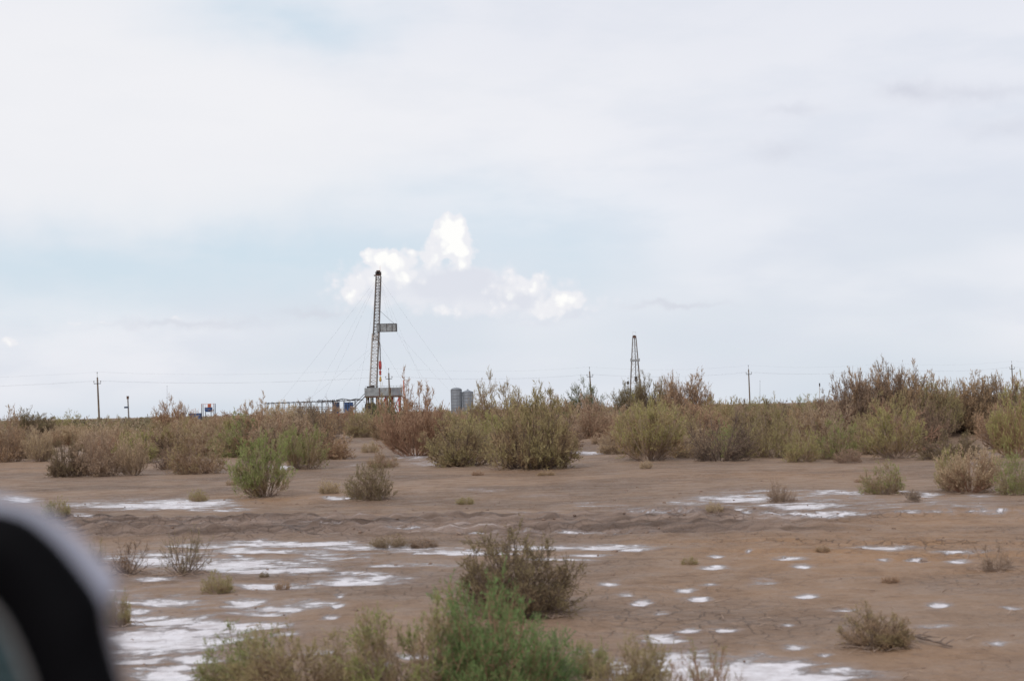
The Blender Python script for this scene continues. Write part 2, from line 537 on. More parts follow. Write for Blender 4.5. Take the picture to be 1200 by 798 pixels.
g.put(vo.inputs['Vector'], g.vmath('ADD', pos, g.vmath('MULTIPLY', g.noise(pos, 3.0, 3, .5, col=True), (.25, .25, .25))))
vo.inputs['Scale'].default_value = 5.0
crack = g.math('MULTIPLY', g.ramp(vo.outputs['Distance'], .0, .05, 1.0, .0), g.ramp(nA, .40, .6))
c = g.mix(g.math('MULTIPLY', crack, .55), c, (.10, .068, .052))
c = g.mix(a_t, c, (.46, .34, .23))
nS = g.noise(g.vmath('MULTIPLY', pos, (.7, 1.0, 1)), 2.6, 6, .68, dist=.6)
sn = g.math('ADD', g.math('MULTIPLY', g.math('SUBTRACT', nS, .5), 2.1), g.math('MULTIPLY', g.math('SUBTRACT', nG, .5), 1.3))
sn = g.math('MULTIPLY', sn, g.ramp(a_s, 0.02, .3))
sm = g.math('ADD', a_s, sn)
damp = g.math('MULTIPLY', g.ramp(sm, .10, .5), .62)
c = g.mix(damp, c, g.mix(g.ramp(nG, .35, .65), (.40, .335, .315), (.24, .185, .160)))
sf = g.ramp(sm, .40, .76)
nE = g.noise(pos, 4.0, 5, .7)
c = g.mix(sf, c, g.mix(g.ramp(nE, .38, .66), (.74, .71, .73), (.50, .455, .455)))
b = g.node('ShaderNodeBsdfPrincipled')
g.put(b.inputs['Base Color'], c)
rg = g.ramp(nB, .35, .7, .5, .85)
rg = g.math('SUBTRACT', rg, g.math('MULTIPLY', sf, .25))
g.put(b.inputs['Roughness'], rg)
b.inputs['Specular IOR Level'].default_value = .1
nF = g.noise(pos, 4.5, 4, .6)
hgt = g.math('ADD', g.math('ADD', g.math('MULTIPLY', nB, .05), g.math('MULTIPLY', nF, .06)), g.math('MULTIPLY', nC, .03))
hgt = g.math('SUBTRACT', hgt, g.math('MULTIPLY', crack, .015))
hgt = g.math('MULTIPLY', hgt, g.math('SUBTRACT', 1.0, g.math('MULTIPLY', sf, .55)))
bump = g.node('ShaderNodeBump')
bump.inputs['Strength'].default_value = .9
bump.inputs['Distance'].default_value = 1.0
g.put(bump.inputs['Height'], hgt)
nt.links.new(bump.outputs[0], b.inputs['Normal'])
nt.links.new(b.outputs[0], out.inputs[0])
MUD = m
gm = np_mesh('ground', np.stack([GX, GY, GZ], -1).reshape(-1, 3), faces, MUD,
             {'salt': salt.ravel(), 'churn': churn.ravel(), 'sandy': sandy.ravel(), 'warm': warm.ravel()}, smooth=True)
ground = bpy.data.objects.new('ground', gm)
COL.objects.link(ground)
tag(ground, kind='structure')


# ------------------------------------------------------------------ shrubs
def leaf_mat(name, tip, base, mixlo=.35, mixhi=.8, var=.35):
    """feathery foliage: young tips one colour, older growth another, every sprig slightly different"""
    m, nt, out = new_mat(name)
    g = NT(nt)
    tipa = g.attr('tip')
    oc = g.node('ShaderNodeTexCoord').outputs['Object']
    oi = g.node('ShaderNodeObjectInfo').outputs['Random']
    isl = g.node('ShaderNodeNewGeometry').outputs['Random Per Island']
    off = g.node('ShaderNodeCombineXYZ')
    g.put(off.inputs[0], g.math('MULTIPLY', oi, 37.0)); g.put(off.inputs[2], g.math('MULTIPLY', oi, 11.0))
    n = g.noise(g.vmath('ADD', oc, off.outputs[0]), 3.5, 3, .5)
    f = g.math('ADD', tipa, g.math('MULTIPLY', g.math('SUBTRACT', n, .5), 2.1))
    f = g.math('ADD', f, g.math('MULTIPLY', g.math('SUBTRACT', oi, .5), .35))
    f = g.math('ADD', f, g.math('MULTIPLY', g.math('SUBTRACT', isl, .5), .35))
    c = g.mix(g.ramp(f, mixlo, mixhi), base, tip)
    v = g.node('ShaderNodeHueSaturation')
    g.put(v.inputs['Value'], g.math('ADD', g.math('MULTIPLY', isl, var * 1.6), 1 - var * .8))
    g.put(v.inputs['Hue'], g.math('ADD', g.math('MULTIPLY', oi, .02), .49))
    g.put(v.inputs['Color'], c)
    di = g.node('ShaderNodeBsdfDiffuse'); g.put(di.inputs[0], v.outputs[0])
    tr = g.node('ShaderNodeBsdfTranslucent'); g.put(tr.inputs[0], v.outputs[0])
    mx = g.node('ShaderNodeMixShader'); mx.inputs[0].default_value = .32
    nt.links.new(di.outputs[0], mx.inputs[1]); nt.links.new(tr.outputs[0], mx.inputs[2])
    nt.links.new(mx.outputs[0], out.inputs[0])
    return m


LEAF = {
    'green': leaf_mat('leaf_green', (0.300, 0.324, 0.123), (0.372, 0.279, 0.168)),
    'lime': leaf_mat('leaf_yellow_green', (0.385, 0.350, 0.151), (0.407, 0.297, 0.173), .25, .75),
    'olive': leaf_mat('leaf_olive', (0.372, 0.310, 0.160), (0.387, 0.281, 0.176)),
    'brown': leaf_mat('leaf_brown', (0.436, 0.302, 0.193), (0.378, 0.257, 0.168)),
    'rust': leaf_mat('leaf_rusty_brown', (.335, .250, .170), (.285, .210, .145)),
    'grey': leaf_mat('leaf_grey_brown', (0.449, 0.333, 0.234), (0.387, 0.279, 0.193)),
    'dark': leaf_mat('leaf_dark_olive', (0.270, 0.221, 0.123), (0.242, 0.180, 0.114)),
    'tan': leaf_mat('leaf_tan', (.520, .400, .265), (.440, .335, .225)),
    'vivid': leaf_mat('leaf_fresh_green', (.185, .280, .110), (.260, .285, .130), .0, .4),
    'darkgreen': leaf_mat('leaf_deep_green', (0.184, 0.194, 0.094), (0.217, 0.180, 0.107), .3, .7),
}
STEM = {
    'grey': paint('twig_grey_brown', (0.388, 0.288, 0.227), .9, var=.3, scale=8, spec=.1),
    'red': paint('twig_reddish', (0.388, 0.233, 0.161), .9, var=.3, scale=8, spec=.1),
    'dark': paint('twig_dark', (0.179, 0.134, 0.110), .9, var=.3, scale=8, spec=.1),
}


def tubes(P, r0, r1, sides=3):
    n, k, _ = P.shape
    D = np.gradient(P, axis=1)
    D /= np.linalg.norm(D, axis=2, keepdims=True) + 1e-9
    ref = np.where(np.abs(D[..., 2:3]) > .9, np.array([1., 0, 0]), np.array([0, 0, 1.]))
    U = np.cross(D, ref); U /= np.linalg.norm(U, axis=2, keepdims=True) + 1e-9
    W = np.cross(D, U)
    t = np.linspace(0, 1, k)[None, :, None]
    rad = r0[:, None, None] * (1 - t) + r1[:, None, None] * t
    rings = []
    for s in range(sides):
        a = 2 * math.pi * s / sides
        rings.append(P + rad * (U * math.cos(a) + W * math.sin(a)))
    V = np.stack(rings, 2)
    ii = np.arange(n * k * sides).reshape(n, k, sides)
    F = []
    for s in range(sides):
        s2 = (s + 1) % sides
        F.append(np.stack([ii[:, :-1, s], ii[:, :-1, s2], ii[:, 1:, s2], ii[:, 1:, s]], -1).reshape(-1, 4))
    return V.reshape(-1, 3), np.concatenate(F)


def unit(v): return v / (np.linalg.norm(v, axis=-1, keepdims=True) + 1e-9)


def curve_pts(p0, d0, d1, L, k, rng, wig=.03):
    """n curves of k points that start along d0 and end along d1"""
    t = np.linspace(0, 1, k)
    dirs = unit(d0[:, None, :] * (1 - t)[None, :, None] + d1[:, None, :] * t[None, :, None] + rng.normal(0, wig * 3, (len(p0), k, 3)))
    step = (L / (k - 1))[:, None, None]
    inc = np.concatenate([np.zeros((len(p0), 1, 3)), np.cumsum(dirs[:, :-1] * step, 1)], 1)
    return p0[:, None, :] + inc


def sample(P, t):
    """points and tangents on curves P (n,k,3) at t (n,m)"""
    n, k, _ = P.shape
    x = np.clip(t, 0, .999) * (k - 1)
    i = x.astype(int); f = (x - i)[..., None]
    r = np.arange(n)[:, None]
    a, b = P[r, i], P[r, i + 1]
    return a + (b - a) * f, unit(b - a)


def gen_shrub(seed, n_main=26, spread=58, n_tw=8, n_tl=5, n_leaf=10, ll=.05, lw=.008, shape=1.0, up=.35, base_r=.10, gap=.0, leaf_lo=.15, thick=1.0, wild=.6, flare=.85, ragged=1.0):
    rng = np.random.default_rng(seed)
    azm = rng.uniform(0, 2 * math.pi, n_main)
    # stems bunch into a few clumps so the outline is uneven
    k = rng.integers(4, 8)
    ca = rng.uniform(0, 2 * math.pi, k)
    pick = rng.integers(0, k, n_main)
    azm = np.where(rng.random(n_main) < .4, ca[pick] + rng.normal(0, .35, n_main), azm)
    clump_h = rng.uniform(1 - .12 * ragged, 1 + .05 * ragged, k)[pick]
    tilt = np.radians(spread) * np.sqrt(rng.random(n_main))
    L = (.90 - .22 * shape * (tilt / np.radians(60)) ** 1.4) * rng.uniform(1 - .14 * ragged, 1.02, n_main) * clump_h
    def dirv(t, a): return np.stack([np.sin(t) * np.cos(a), np.sin(t) * np.sin(a), np.cos(t)], -1)
    d0 = dirv(np.minimum(tilt * 1.15, R(86)), azm); d1 = dirv(tilt * flare, azm + rng.normal(0, .3, n_main))
    br = base_r * np.sqrt(rng.random(n_main))
    p0 = np.stack([br * np.cos(azm), br * np.sin(azm), np.full(n_main, -.02)], -1)
    PM = curve_pts(p0, d0, d1, L, 9, rng)
    # twigs
    t = leaf_lo + (1 - leaf_lo) * rng.random((n_main, n_tw)) ** .8
    a, dt = sample(PM, t)
    a = a.reshape(-1, 3); dt = dt.reshape(-1, 3); tt = t.ravel()
    e0 = unit(dt + wild * rng.normal(0, .75, dt.shape) + np.array([0, 0, up]))
    e1 = unit(e0 * .6 + np.array([0, 0, up * 1.6]) + rng.normal(0, .2, dt.shape))
    LT = rng.uniform(.14, .34, len(a)) * (1.12 - .42 * tt)
    e0 = unit(e0 + rng.normal(0, .45, e0.shape) * tt[:, None])
    PT = curve_pts(a, e0, e1, LT, 5, rng, .02)
    # twiglets
    t2 = .2 + .8 * rng.random((len(a), n_tl))
    b, db = sample(PT, t2)
    tt2 = np.repeat(tt, n_tl); b = b.reshape(-1, 3); db = db.reshape(-1, 3)
    f0 = unit(db + wild * rng.normal(0, .7, db.shape) + np.array([0, 0, up * .6]))
    LL = rng.uniform(.05, .13, len(b))
    PL = curve_pts(b, f0, unit(f0 + np.array([0, 0, .25])), LL, 3, rng, .02)
    V1, F1 = tubes(PM, .0075 * thick * rng.uniform(.6, 1.2, n_main), .0025 * thick * np.ones(n_main), 4)
    V2, F2 = tubes(PT, .0032 * thick * np.ones(len(PT)), .0014 * thick * np.ones(len(PT)), 3)
    V3, F3 = tubes(PL, .0016 * thick * np.ones(len(PL)), .0008 * thick * np.ones(len(PL)), 3)
    SV = np.concatenate([V1, V2, V3]); SF = np.concatenate([F1, F2 + len(V1), F3 + len(V1) + len(V2)])
    # sprigs of scale leaves
    if n_leaf > 0:
        keep = rng.random(len(PL)) > gap
        PK = PL[keep]; tk = tt2[keep]
        t3 = rng.random((len(PK), n_leaf))
        c, dc = sample(PK, t3)
        c = c.reshape(-1, 3); dc = dc.reshape(-1, 3)
        dl = unit(dc + rng.normal(0, .42, dc.shape))
        side = unit(np.cross(dl, rng.normal(0, 1, dl.shape)))
        l = (ll * rng.uniform(.55, 1.3, len(c)))[:, None]; w = (lw * rng.uniform(.6, 1.3, len(c)))[:, None]
        LV = np.stack([c, c + dl * l * .5 + side * w * .5, c + dl * l, c + dl * l * .5 - side * w * .5], 1).reshape(-1, 3)
        LF = np.arange(len(LV)).reshape(-1, 4)
        tip = np.repeat(np.clip(.15 + .5 * np.repeat(tk, n_leaf) + .35 * c[:, 2], 0, 1.2), 4)
    else:
        LV = LF = tip = None
    top = np.percentile((LV if LV is not None else SV)[:, 2], 98.5)
    rad = np.percentile(np.hypot((LV if LV is not None else SV)[:, 0], (LV if LV is not None else SV)[:, 1]), 95)
    sc = 1.0 / top
    hr = rad * sc
    S = np.array([.5 / hr * 1.0 * sc, .5 / hr * sc, sc])      # unit height, unit width
    sm = np_mesh('branches', SV * S, SF)
    sm.materials.append(STEM['grey'])
    lm = None
    if LV is not None:
        lm = np_mesh('foliage', LV * S, LF, LEAF['brown'], {'tip': tip})
    return sm, lm


PROTO = {
    'dome': [gen_shrub(100 + i, 64, 84, 7, 4, 10, .050, .0085, leaf_lo=.10, up=.12, wild=.75) for i in range(5)],
    'feather': [gen_shrub(200 + i, 60, 72, 7, 4, 10, .058, .008, up=.4, wild=.6, shape=1.0, leaf_lo=.08) for i in range(5)],
    'tall': [gen_shrub(300 + i, 48, 66, 8, 5, 8, .050, .0075, up=.35, wild=.7, shape=1.1, leaf_lo=.25, thick=1.1, flare=.85, ragged=1.1) for i in range(5)],
    'bare': [gen_shrub(400 + i, 40, 80, 9, 6, 4, .045, .006, wild=.9, up=.2, thick=1.3, gap=.35, leaf_lo=.1) for i in range(4)],
    'mass': [gen_shrub(500 + i, 70, 84, 7, 4, 11, .055, .009, base_r=.22, shape=.8, leaf_lo=.08, up=.2, wild=.7) for i in range(4)],
    'fine': [gen_shrub(600 + i, 64, 84, 9, 6, 10,   .040, .0075, up=.15, wild=.8, leaf_lo=.1, ragged=.9) for i in range(5)],
    'wispy': [gen_shrub(700 + i, 22, 74, 8, 6, 7, .036, .005, up=.3, wild=.8, gap=.2, thick=1.2, ragged=1.3) for i in range(3)],
    'tuft': [gen_shrub(800 + i, 90, 82, 4, 3, 5, .12, .014, up=.25, wild=.5, base_r=.3, leaf_lo=.05, ragged=1.3) for i in range(3)],
}
_cnt = {}


def shrub(loc, w, h, proto, leaf, stem='grey', label=None, group=None, rz=None, deep=None, name='shrub', lean=(0, 0)):
    i = _cnt.get(proto, 0); _cnt[proto] = i + 1
    sm, lm = PROTO[proto][i % len(PROTO[proto])]
    e = empty(name, loc, random.uniform(0, 6.28) if rz is None else rz)
    e.rotation_euler.x, e.rotation_euler.y = lean
    e.scale = (w, w if deep is None else deep, h)
    tag(e, label, 'dry tuft' if name == 'dry_tuft' else 'shrub', group)
    for nm, me, mt in (('branches', sm, STEM[stem]), ('foliage', lm, LEAF[leaf])):
        if me is None: continue
        o = bpy.data.objects.new(nm, me)
        COL.objects.link(o)
        o.parent = e
        o.material_slots[0].link = 'OBJECT'
        o.material_slots[0].material = mt
    return e


def px_shrub(x, yb, wpx, hpx, proto, leaf, stem='grey', label=None, group=None, name='shrub', rz=None, far=None):
    if far is None:
        p = ground_pt(x, yb)
    else:
        p = at(x, yb, far); p.z = H(p.x, p.y)
    s = p.y / FPX
    return shrub((p.x, p.y, p.z - .01), wpx * s * 1.08, hpx * s * (1.0 if yb < 700 else .9), proto, leaf, stem, label, group, rz, name=name)


# hand-placed shrubs: centre x, base y, width, height in the photo
for a in [
    # left middle distance
    (78, 559, 40, 42, 'dome', 'dark', 'dark', 'dark olive shrub joined to a grey-brown one on the left edge of the mud flat'),
    (113, 558, 58, 50, 'dome', 'grey', 'grey', 'grey-brown rounded shrub standing to the right of a dark olive one, left of the pole'),
    (157, 557, 34, 42, 'feather', 'tan', 'grey', 'small pale tan shrub between the grey-brown pair and the wide olive shrub'),
    (232, 555, 66, 50, 'dome', 'olive', 'grey', 'wide olive-brown shrub on the mud just left of the green-topped one'),
    (196, 550, 30, 26, 'bare', 'brown', 'dark', 'low dark bare shrub hugging the left foot of the wide olive shrub'),
    (310, 582, 68, 68, 'feather', 'green', 'grey', 'tall green-topped shrub standing out alone on the open mud, left of centre'),
    (356, 550, 52, 46, 'feather', 'green', 'grey', 'olive shrub with bright green right side, behind the tall green-topped one'),
    (372, 530, 60, 54, 'bare', 'rust', 'dark', 'dark brown twiggy shrub below the tank shelter roof'),
    (45, 541, 32, 36, 'feather', 'tan', 'grey', 'upright tan shrub at the far side of the left mud clearing'),
    (8, 541, 42, 56, 'dome', 'brown', 'grey', 'tan-brown shrub cut by the left edge of the photo'),
    (24, 529, 14, 14, 'dome', 'vivid', 'grey', 'tiny bright green bush at the far left beside a tan shrub'),
    (429, 512, 46, 32, 'dome', 'olive', 'grey', 'round olive-brown shrub under the drilling rig floor'),
    (446, 506, 42, 36, 'mass', 'darkgreen', 'dark', 'dark green shrub right below the drilling rig legs'),
    (436, 585, 54, 40, 'dome', 'dark', 'grey', 'dark olive dome-shaped shrub alone on the mud below the rig'),
    (450, 548, 34, 18, 'dome', 'grey', 'red', 'low pinkish-grey shrub just behind the dark olive dome'),
    (434, 530, 20, 12, 'tuft', 'tan', 'grey', 'tiny pale tan bush in the mud gap below the rig'),
    (459, 522, 20, 10, 'tuft', 'olive', 'grey', 'tiny dull olive bush at the far end of the mud gap'),
    (487, 534, 80, 78, 'feather', 'brown', 'red', 'tall brown fan-shaped shrub between the rig and the silos'),
    (540, 546, 86, 60, 'dome', 'olive', 'dark', 'broad tan-olive shrub in front of the two silos'),
    (584, 520, 62, 70, 'tall', 'olive', 'grey', 'tall sparse shrub whose bare tops rise right of the silos'),
    (624, 549, 100, 84, 'mass', 'olive', 'dark', 'largest dark olive shrub at the centre edge of the mud flat'),
    (600, 547, 60, 46, 'bare', 'dark', 'dark', 'dark low twiggy shrub growing into the left foot of the largest olive shrub'),
    (692, 513, 62, 44, 'dome', 'grey', 'red', 'pinkish-brown rounded shrub beyond the gap right of centre'),
    (762, 540, 74, 66, 'feather', 'lime', 'grey', 'yellow-green shrub at the belt front below the distant derrick'),
    (722, 532, 40, 26, 'dome', 'tan', 'grey', 'low tan shrub leaning against the yellow-green one below the derrick'),
    (704, 520, 24, 12, 'tuft', 'tan', 'grey', 'tiny straw-coloured bush in the gap right of the centre shrub'),
    (845, 540, 76, 52, 'bare', 'rust', 'dark', 'dark red-brown bare shrub with a twisted trunk, under the fourth pole'),
    (815, 536, 50, 32, 'dome', 'tan', 'grey', 'pale low shrub at the left foot of the dark red-brown bare one'),
    (908, 536, 60, 62, 'dome', 'olive', 'grey', 'tall olive shrub standing right of the dark red-brown bare one'),
    (945, 530, 60, 52, 'dome', 'brown', 'grey', 'tan-brown shrub behind the yellow-green small round one'),
    (940, 541, 38, 34, 'dome', 'lime', 'grey', 'small round yellow-green shrub with a narrow foot'),
    (981, 538, 46, 44, 'dome', 'green', 'grey', 'round shrub with light green crown next to the small yellow-green one'),
    (994, 542, 30, 16, 'dome', 'grey', 'grey', 'low grey-olive cushion shrub at the foot of the light green one'),
    (1050, 537, 66, 56, 'feather', 'lime', 'grey', 'wide yellow-green shrub below the brown brushy mound'),
    (1016, 532, 40, 40, 'dome', 'olive', 'grey', 'olive-brown shrub tucked between the light green and the wide yellow-green ones'),
    (1112, 538, 66, 30, 'dome', 'dark', 'dark', 'low dark olive shrub right of the wide yellow-green one'),
    (1034, 579, 46, 34, 'dome', 'green', 'grey', 'small open green-olive shrub alone beside the white streaks on the right'),
    (1136, 577, 72, 48, 'feather', 'tan', 'red', 'pinkish-tan shrub with a green left side near the right edge'),
    (1115, 575, 34, 46, 'feather', 'lime', 'grey', 'light green upright shrub growing into the pinkish-tan one'),
    (1188, 579, 44, 46, 'dome', 'green', 'grey', 'green and brown shrub cut by the right edge, standing on the mud'),
    (1192, 536, 56, 76, 'feather', 'lime', 'red', 'tall yellow-green shrub at the right edge of the belt'),
    (326, 512, 70, 36, 'feather', 'tan', 'grey', 'tan shrub directly under the left half of the tank shelter'),
    (360, 508, 50, 32, 'tall', 'rust', 'dark', 'dark brown ragged shrub under the middle of the tank shelter'),
    (398, 508, 60, 30, 'dome', 'brown', 'grey', 'brown shrub under the red tanks at the right end of the shelter'),
    (470, 514, 66, 44, 'dome', 'olive', 'grey', 'olive-tan shrub hiding the right legs of the drilling rig'),
    (270, 512, 70, 28, 'dome', 'brown', 'grey', 'wide brown shrub on the skyline between hopper and shelter'),
    (655, 512, 60, 46, 'tall', 'brown', 'grey', 'brown shrub behind the right side of the largest olive shrub'),
    # brushy mound on the right
    (1000, 512, 60, 66, 'feather', 'rust', 'dark', 'dark brown leaning shrub on the left flank of the brushy mound'),
    (1026, 509, 66, 68, 'feather', 'brown', 'dark', 'brown shrub just left of the top of the brushy mound'),
    (1052, 508, 70, 74, 'tall', 'rust', 'dark', 'tallest reddish-brown shrub crowning the brushy mound'),
    (1078, 510, 60, 66, 'feather', 'brown', 'dark', 'brown shrub right of the crown of the brushy mound'),
    (1102, 512, 50, 60, 'tall', 'olive', 'dark', 'olive-tipped shrub on the right flank of the brushy mound'),
    (1040, 520, 70, 54, 'dome', 'olive', 'dark', 'olive-brown shrub low on the front of the brushy mound'),
    (1085, 518, 60, 44, 'mass', 'rust', 'dark', 'dark brown dense shrub at the right foot of the brushy mound'),
    (1050, 503, 110, 62, 'mass', 'brown', 'dark', 'broad brown shrub filling the middle of the brushy mound'),
    (984, 506, 60, 44, 'mass', 'rust', 'dark', 'low reddish-brown shrub at the left foot of the brushy mound'),
    (1124, 507, 70, 52, 'mass', 'brown', 'dark', 'dense brown shrub in the dip right of the brushy mound'),
    (1164, 507, 84, 58, 'mass', 'rust', 'dark', 'dense reddish-brown shrub left of the pole at the right edge'),
    (1090, 512, 44, 40, 'bare', 'grey', 'dark', 'grey twiggy shrub low on the right flank of the brushy mound'),
    # skyline shrubs with tops against the sky
    (686, 496, 46, 44, 'tall', 'darkgreen', 'dark', 'dark green shrub with ragged top at the foot of the third pole'),
    (737, 494, 40, 40, 'tall', 'dark', 'dark', 'dark shrub hiding the foot of the distant derrick on its left'),
    (760, 496, 42, 52, 'tall', 'dark', 'dark', 'dark ragged shrub standing immediately right of the distant derrick'),
    (782, 495, 34, 50, 'tall', 'brown', 'dark', 'narrow dark brown shrub on the skyline, second right of the derrick'),
    (806, 498, 56, 56, 'tall', 'brown', 'dark', 'wide brown shrub with an arching top on the skyline, third right of the derrick'),
    (204, 510, 46, 38, 'tall', 'brown', 'red', 'upright brown shrub breaking the skyline left of the blue tank'),
    (300, 520, 64, 46, 'feather', 'tan', 'grey', 'wide tan-olive shrub below the left end of the tank shelter'),
    (36, 516, 54, 32, 'tall', 'dark', 'dark', 'dark olive ragged shrub on the far left skyline'),
    (84, 513, 40, 26, 'dome', 'lime', 'grey', 'yellowish-olive rounded shrub below the first pole, further off'),
    (1140, 506, 60, 60, 'feather', 'brown', 'dark', 'brown ragged shrub on the skyline right of the brushy mound'),
    (1180, 506, 60, 60, 'feather', 'brown', 'dark', 'brown shrub under the pole at the right edge'),
]:
    x, yb, w, h, pr, lf, st, lb = a
    px_shrub(x, yb, w, h, pr, lf, st, lb)

# nearer, finer shrubs on the open mud
for a in [
    (150, 672, 48, 38, 'wispy', 'brown', 'dark', 'bare twiggy shrub on the white crust nearest the car mirror'),
    (216, 673, 56, 50, 'wispy', 'olive', 'dark', 'bare twiggy shrub with a few green tips, right of the one near the mirror'),
    (112, 662, 26, 30, 'wispy', 'olive', 'grey', 'small olive shrub half hidden behind the car mirror tip'),
    (136, 733, 30, 40, 'fine', 'lime', 'grey', 'yellow-green shrub beside the black edge of the car mirror'),
    (612, 718, 140, 96, 'fine', 'dark', 'dark', 'big dark brown and olive shrub rising behind the bright green foreground one'),
    (1026, 757, 72, 46, 'fine', 'olive', 'dark', 'small olive-brown shrub beside a fallen branch, lower right'),
    (1166, 667, 46, 30, 'wispy', 'rust', 'grey', 'bare reddish twiggy bush near the right edge on the open mud'),
    (918, 588, 36, 24, 'bare', 'tan', 'grey', 'pale bare twiggy bush standing in the white streaks on the right'),
    (1068, 588, 22, 15, 'bare', 'grey', 'dark', 'tiny bare grey bush right of the small green-olive shrub'),
]:
    x, yb, w, h, pr, lf, st, lb = a
    px_shrub(x, yb, w, h, pr, lf, st, lb)

# foreground row along the roadside, feet below the picture edge
for a in [
    (284, 812, 100, 76, 'fine', 'green', 'grey', 'green-tipped shrub at the left end of the foreground row'),
    (362, 828, 160, 92, 'fine', 'olive', 'grey', 'wide olive-brown twiggy shrub in the foreground row, left of the green ones'),
    (415, 818, 70, 82, 'wispy', 'olive', 'grey', 'thin olive shrub between the wide twiggy and the tall green-brown ones in the foreground'),
    (490, 838, 150, 132, 'fine', 'green', 'grey', 'tall green and brown shrub in the middle of the foreground row'),
    (584, 836, 150, 154, 'fine', 'vivid', 'red', 'bright fresh-green shrub in front of the big dark brown one'),
    (556, 832, 76, 120, 'fine', 'vivid', 'grey', 'fresh-green shrub on the left flank of the brightest green foreground one'),
    (640, 808, 80, 78, 'fine', 'vivid', 'grey', 'lower bright green shrub at the right side of the fresh-green foreground one'),
    (735, 830, 100, 84, 'fine', 'olive', 'grey', 'olive-tan shrub right of the bright green ones in the foreground'),
    (689, 792, 48, 42, 'fine', 'green', 'grey', 'small dull green bush between the bright green shrub and the olive-tan one'),
    (832, 816, 74, 68, 'wispy', 'green', 'red', 'wispy green shrub standing against the white pool at the bottom'),
    (785, 812, 50, 40, 'wispy', 'tan', 'red', 'thin reddish-tan bush at the left rim of the bottom white pool'),
]:
    x, yb, w, h, pr, lf, st, lb = a
    px_shrub(x, yb, w, h, pr, lf, st, lb)

# small dry tufts on the mud
for a in [
    (232, 587, 22, 13, 'olive', 'olive dry tuft on the mud at the edge of the left white streak'),
    (66, 606, 30, 20, 'olive', 'pale olive dry tuft on the churned strip above the car mirror'),
    (255, 694, 34, 24, 'olive', 'olive-brown dry tuft on the mud right of the twiggy pair'),
    (310, 676, 11, 7, 'dark', 'tiny dark tuft on the white crust right of the olive-brown tuft'),
    (331, 690, 18, 9, 'brown', 'tiny bare brown tuft on a thin white streak left of centre'),
    (456, 640, 42, 14, 'rust', 'flat reddish-brown tuft at the near foot of the churned strip'),
    (494, 640, 34, 9, 'rust', 'very low reddish tuft just right of the flat reddish-brown one'),
    (545, 591, 20, 9, 'olive', 'small mustard-olive tuft on the mud beyond the churned strip'),
    (838, 599, 20, 11, 'tan', 'small tan tuft by the white streaks right of centre'),
    (808, 661, 20, 9, 'olive', 'small mustard tuft alone on the open mud right of centre'),
    (757, 549, 14, 9, 'tan', 'tiny straw tuft in front of the yellow-green shrub below the derrick'),
    (560, 557, 14, 6, 'brown', 'tiny brown tuft in front of the broad tan-olive shrub'),
    (272, 568, 14, 7, 'tan', 'tiny pale tuft at the left foot of the tall green-topped shrub'),
    (386, 578, 24, 14, 'tan', 'pale straw tuft right of the tall green-topped shrub'),
    (1008, 565, 14, 5, 'brown', 'tiny brown tuft left of the small open green-olive shrub'),
    (964, 645, 16, 6, 'brown', 'tiny brown tuft on the bare mud below the right white streaks'),
    (1044, 682, 22, 8, 'brown', 'low brown tuft on the mud left of the bare reddish bush'),
    (640, 557, 20, 6, 'brown', 'low brown tuft in front of the largest dark olive shrub'),
    (92, 547, 16, 6, 'brown', 'tiny brown tuft between the left shrubs'),
]:
    x, yb, w, h, lf, lb = a
    px_shrub(x, yb, w, h, 'tuft', lf, 'grey', lb, name='dry_tuft')

# the belt of brush behind: skyline height over the photo's width
SKX = [-60, 0, 50, 100, 150, 200, 240, 275, 300, 330, 400, 425, 450, 500, 525, 560, 580, 615, 640, 680, 720, 800, 830, 870, 900, 950, 985, 1010, 1050, 1100, 1130, 1160, 1260]
SKY = [490, 489, 490, 492, 488, 480, 488, 487, 481, 478, 478, 481, 478, 470, 479, 477, 466, 460, 466, 462, 464, 456, 462, 463, 463, 463, 463, 456, 446, 452, 458, 452, 450]
CLEAR = [(392, 500, 478, 560), (655, 512, 716, 552), (1076, 520, 1130, 540), (30, 530, 60, 560), (150, 546, 200, 560), (270, 540, 290, 570)]
KINDS = {
    'brown': ('dome', 'feather', 'feather'), 'grey': ('dome', 'feather'), 'olive': ('dome', 'mass', 'feather'), 'rust': ('feather', 'bare', 'dome'),
    'dark': ('tall', 'mass', 'mass'), 'tan': ('feather', 'dome'), 'lime': ('dome', 'feather'), 'green': ('dome',), 'darkgreen': ('mass', 'tall'),
}
WORD = {'brown': 'brown', 'grey': 'greyish', 'olive': 'olive', 'rust': 'reddish-brown', 'dark': 'dark', 'tan': 'tan', 'lime': 'yellowish-green', 'green': 'green', 'darkgreen': 'deep green'}
WEIGHT = {'brown': 26, 'grey': 14, 'olive': 22, 'rust': 12, 'dark': 9, 'tan': 9, 'lime': 6, 'green': 3, 'darkgreen': 4}
ZONES = [(250, 'in the brush belt left of the blue tank'), (430, 'in the brush belt below the tank shelter'), (560, 'in the brush belt below the rig and silos'),
         (720, 'in the brush belt between silos and derrick'), (880, 'in the brush belt below the distant derrick and fourth pole'), (985, 'in the brush belt left of the mound'), (9999, 'in the brush belt around the mound and right edge')]
names = list(WEIGHT); wts = [WEIGHT[k] for k in names]
n_belt = 0
tries = 0
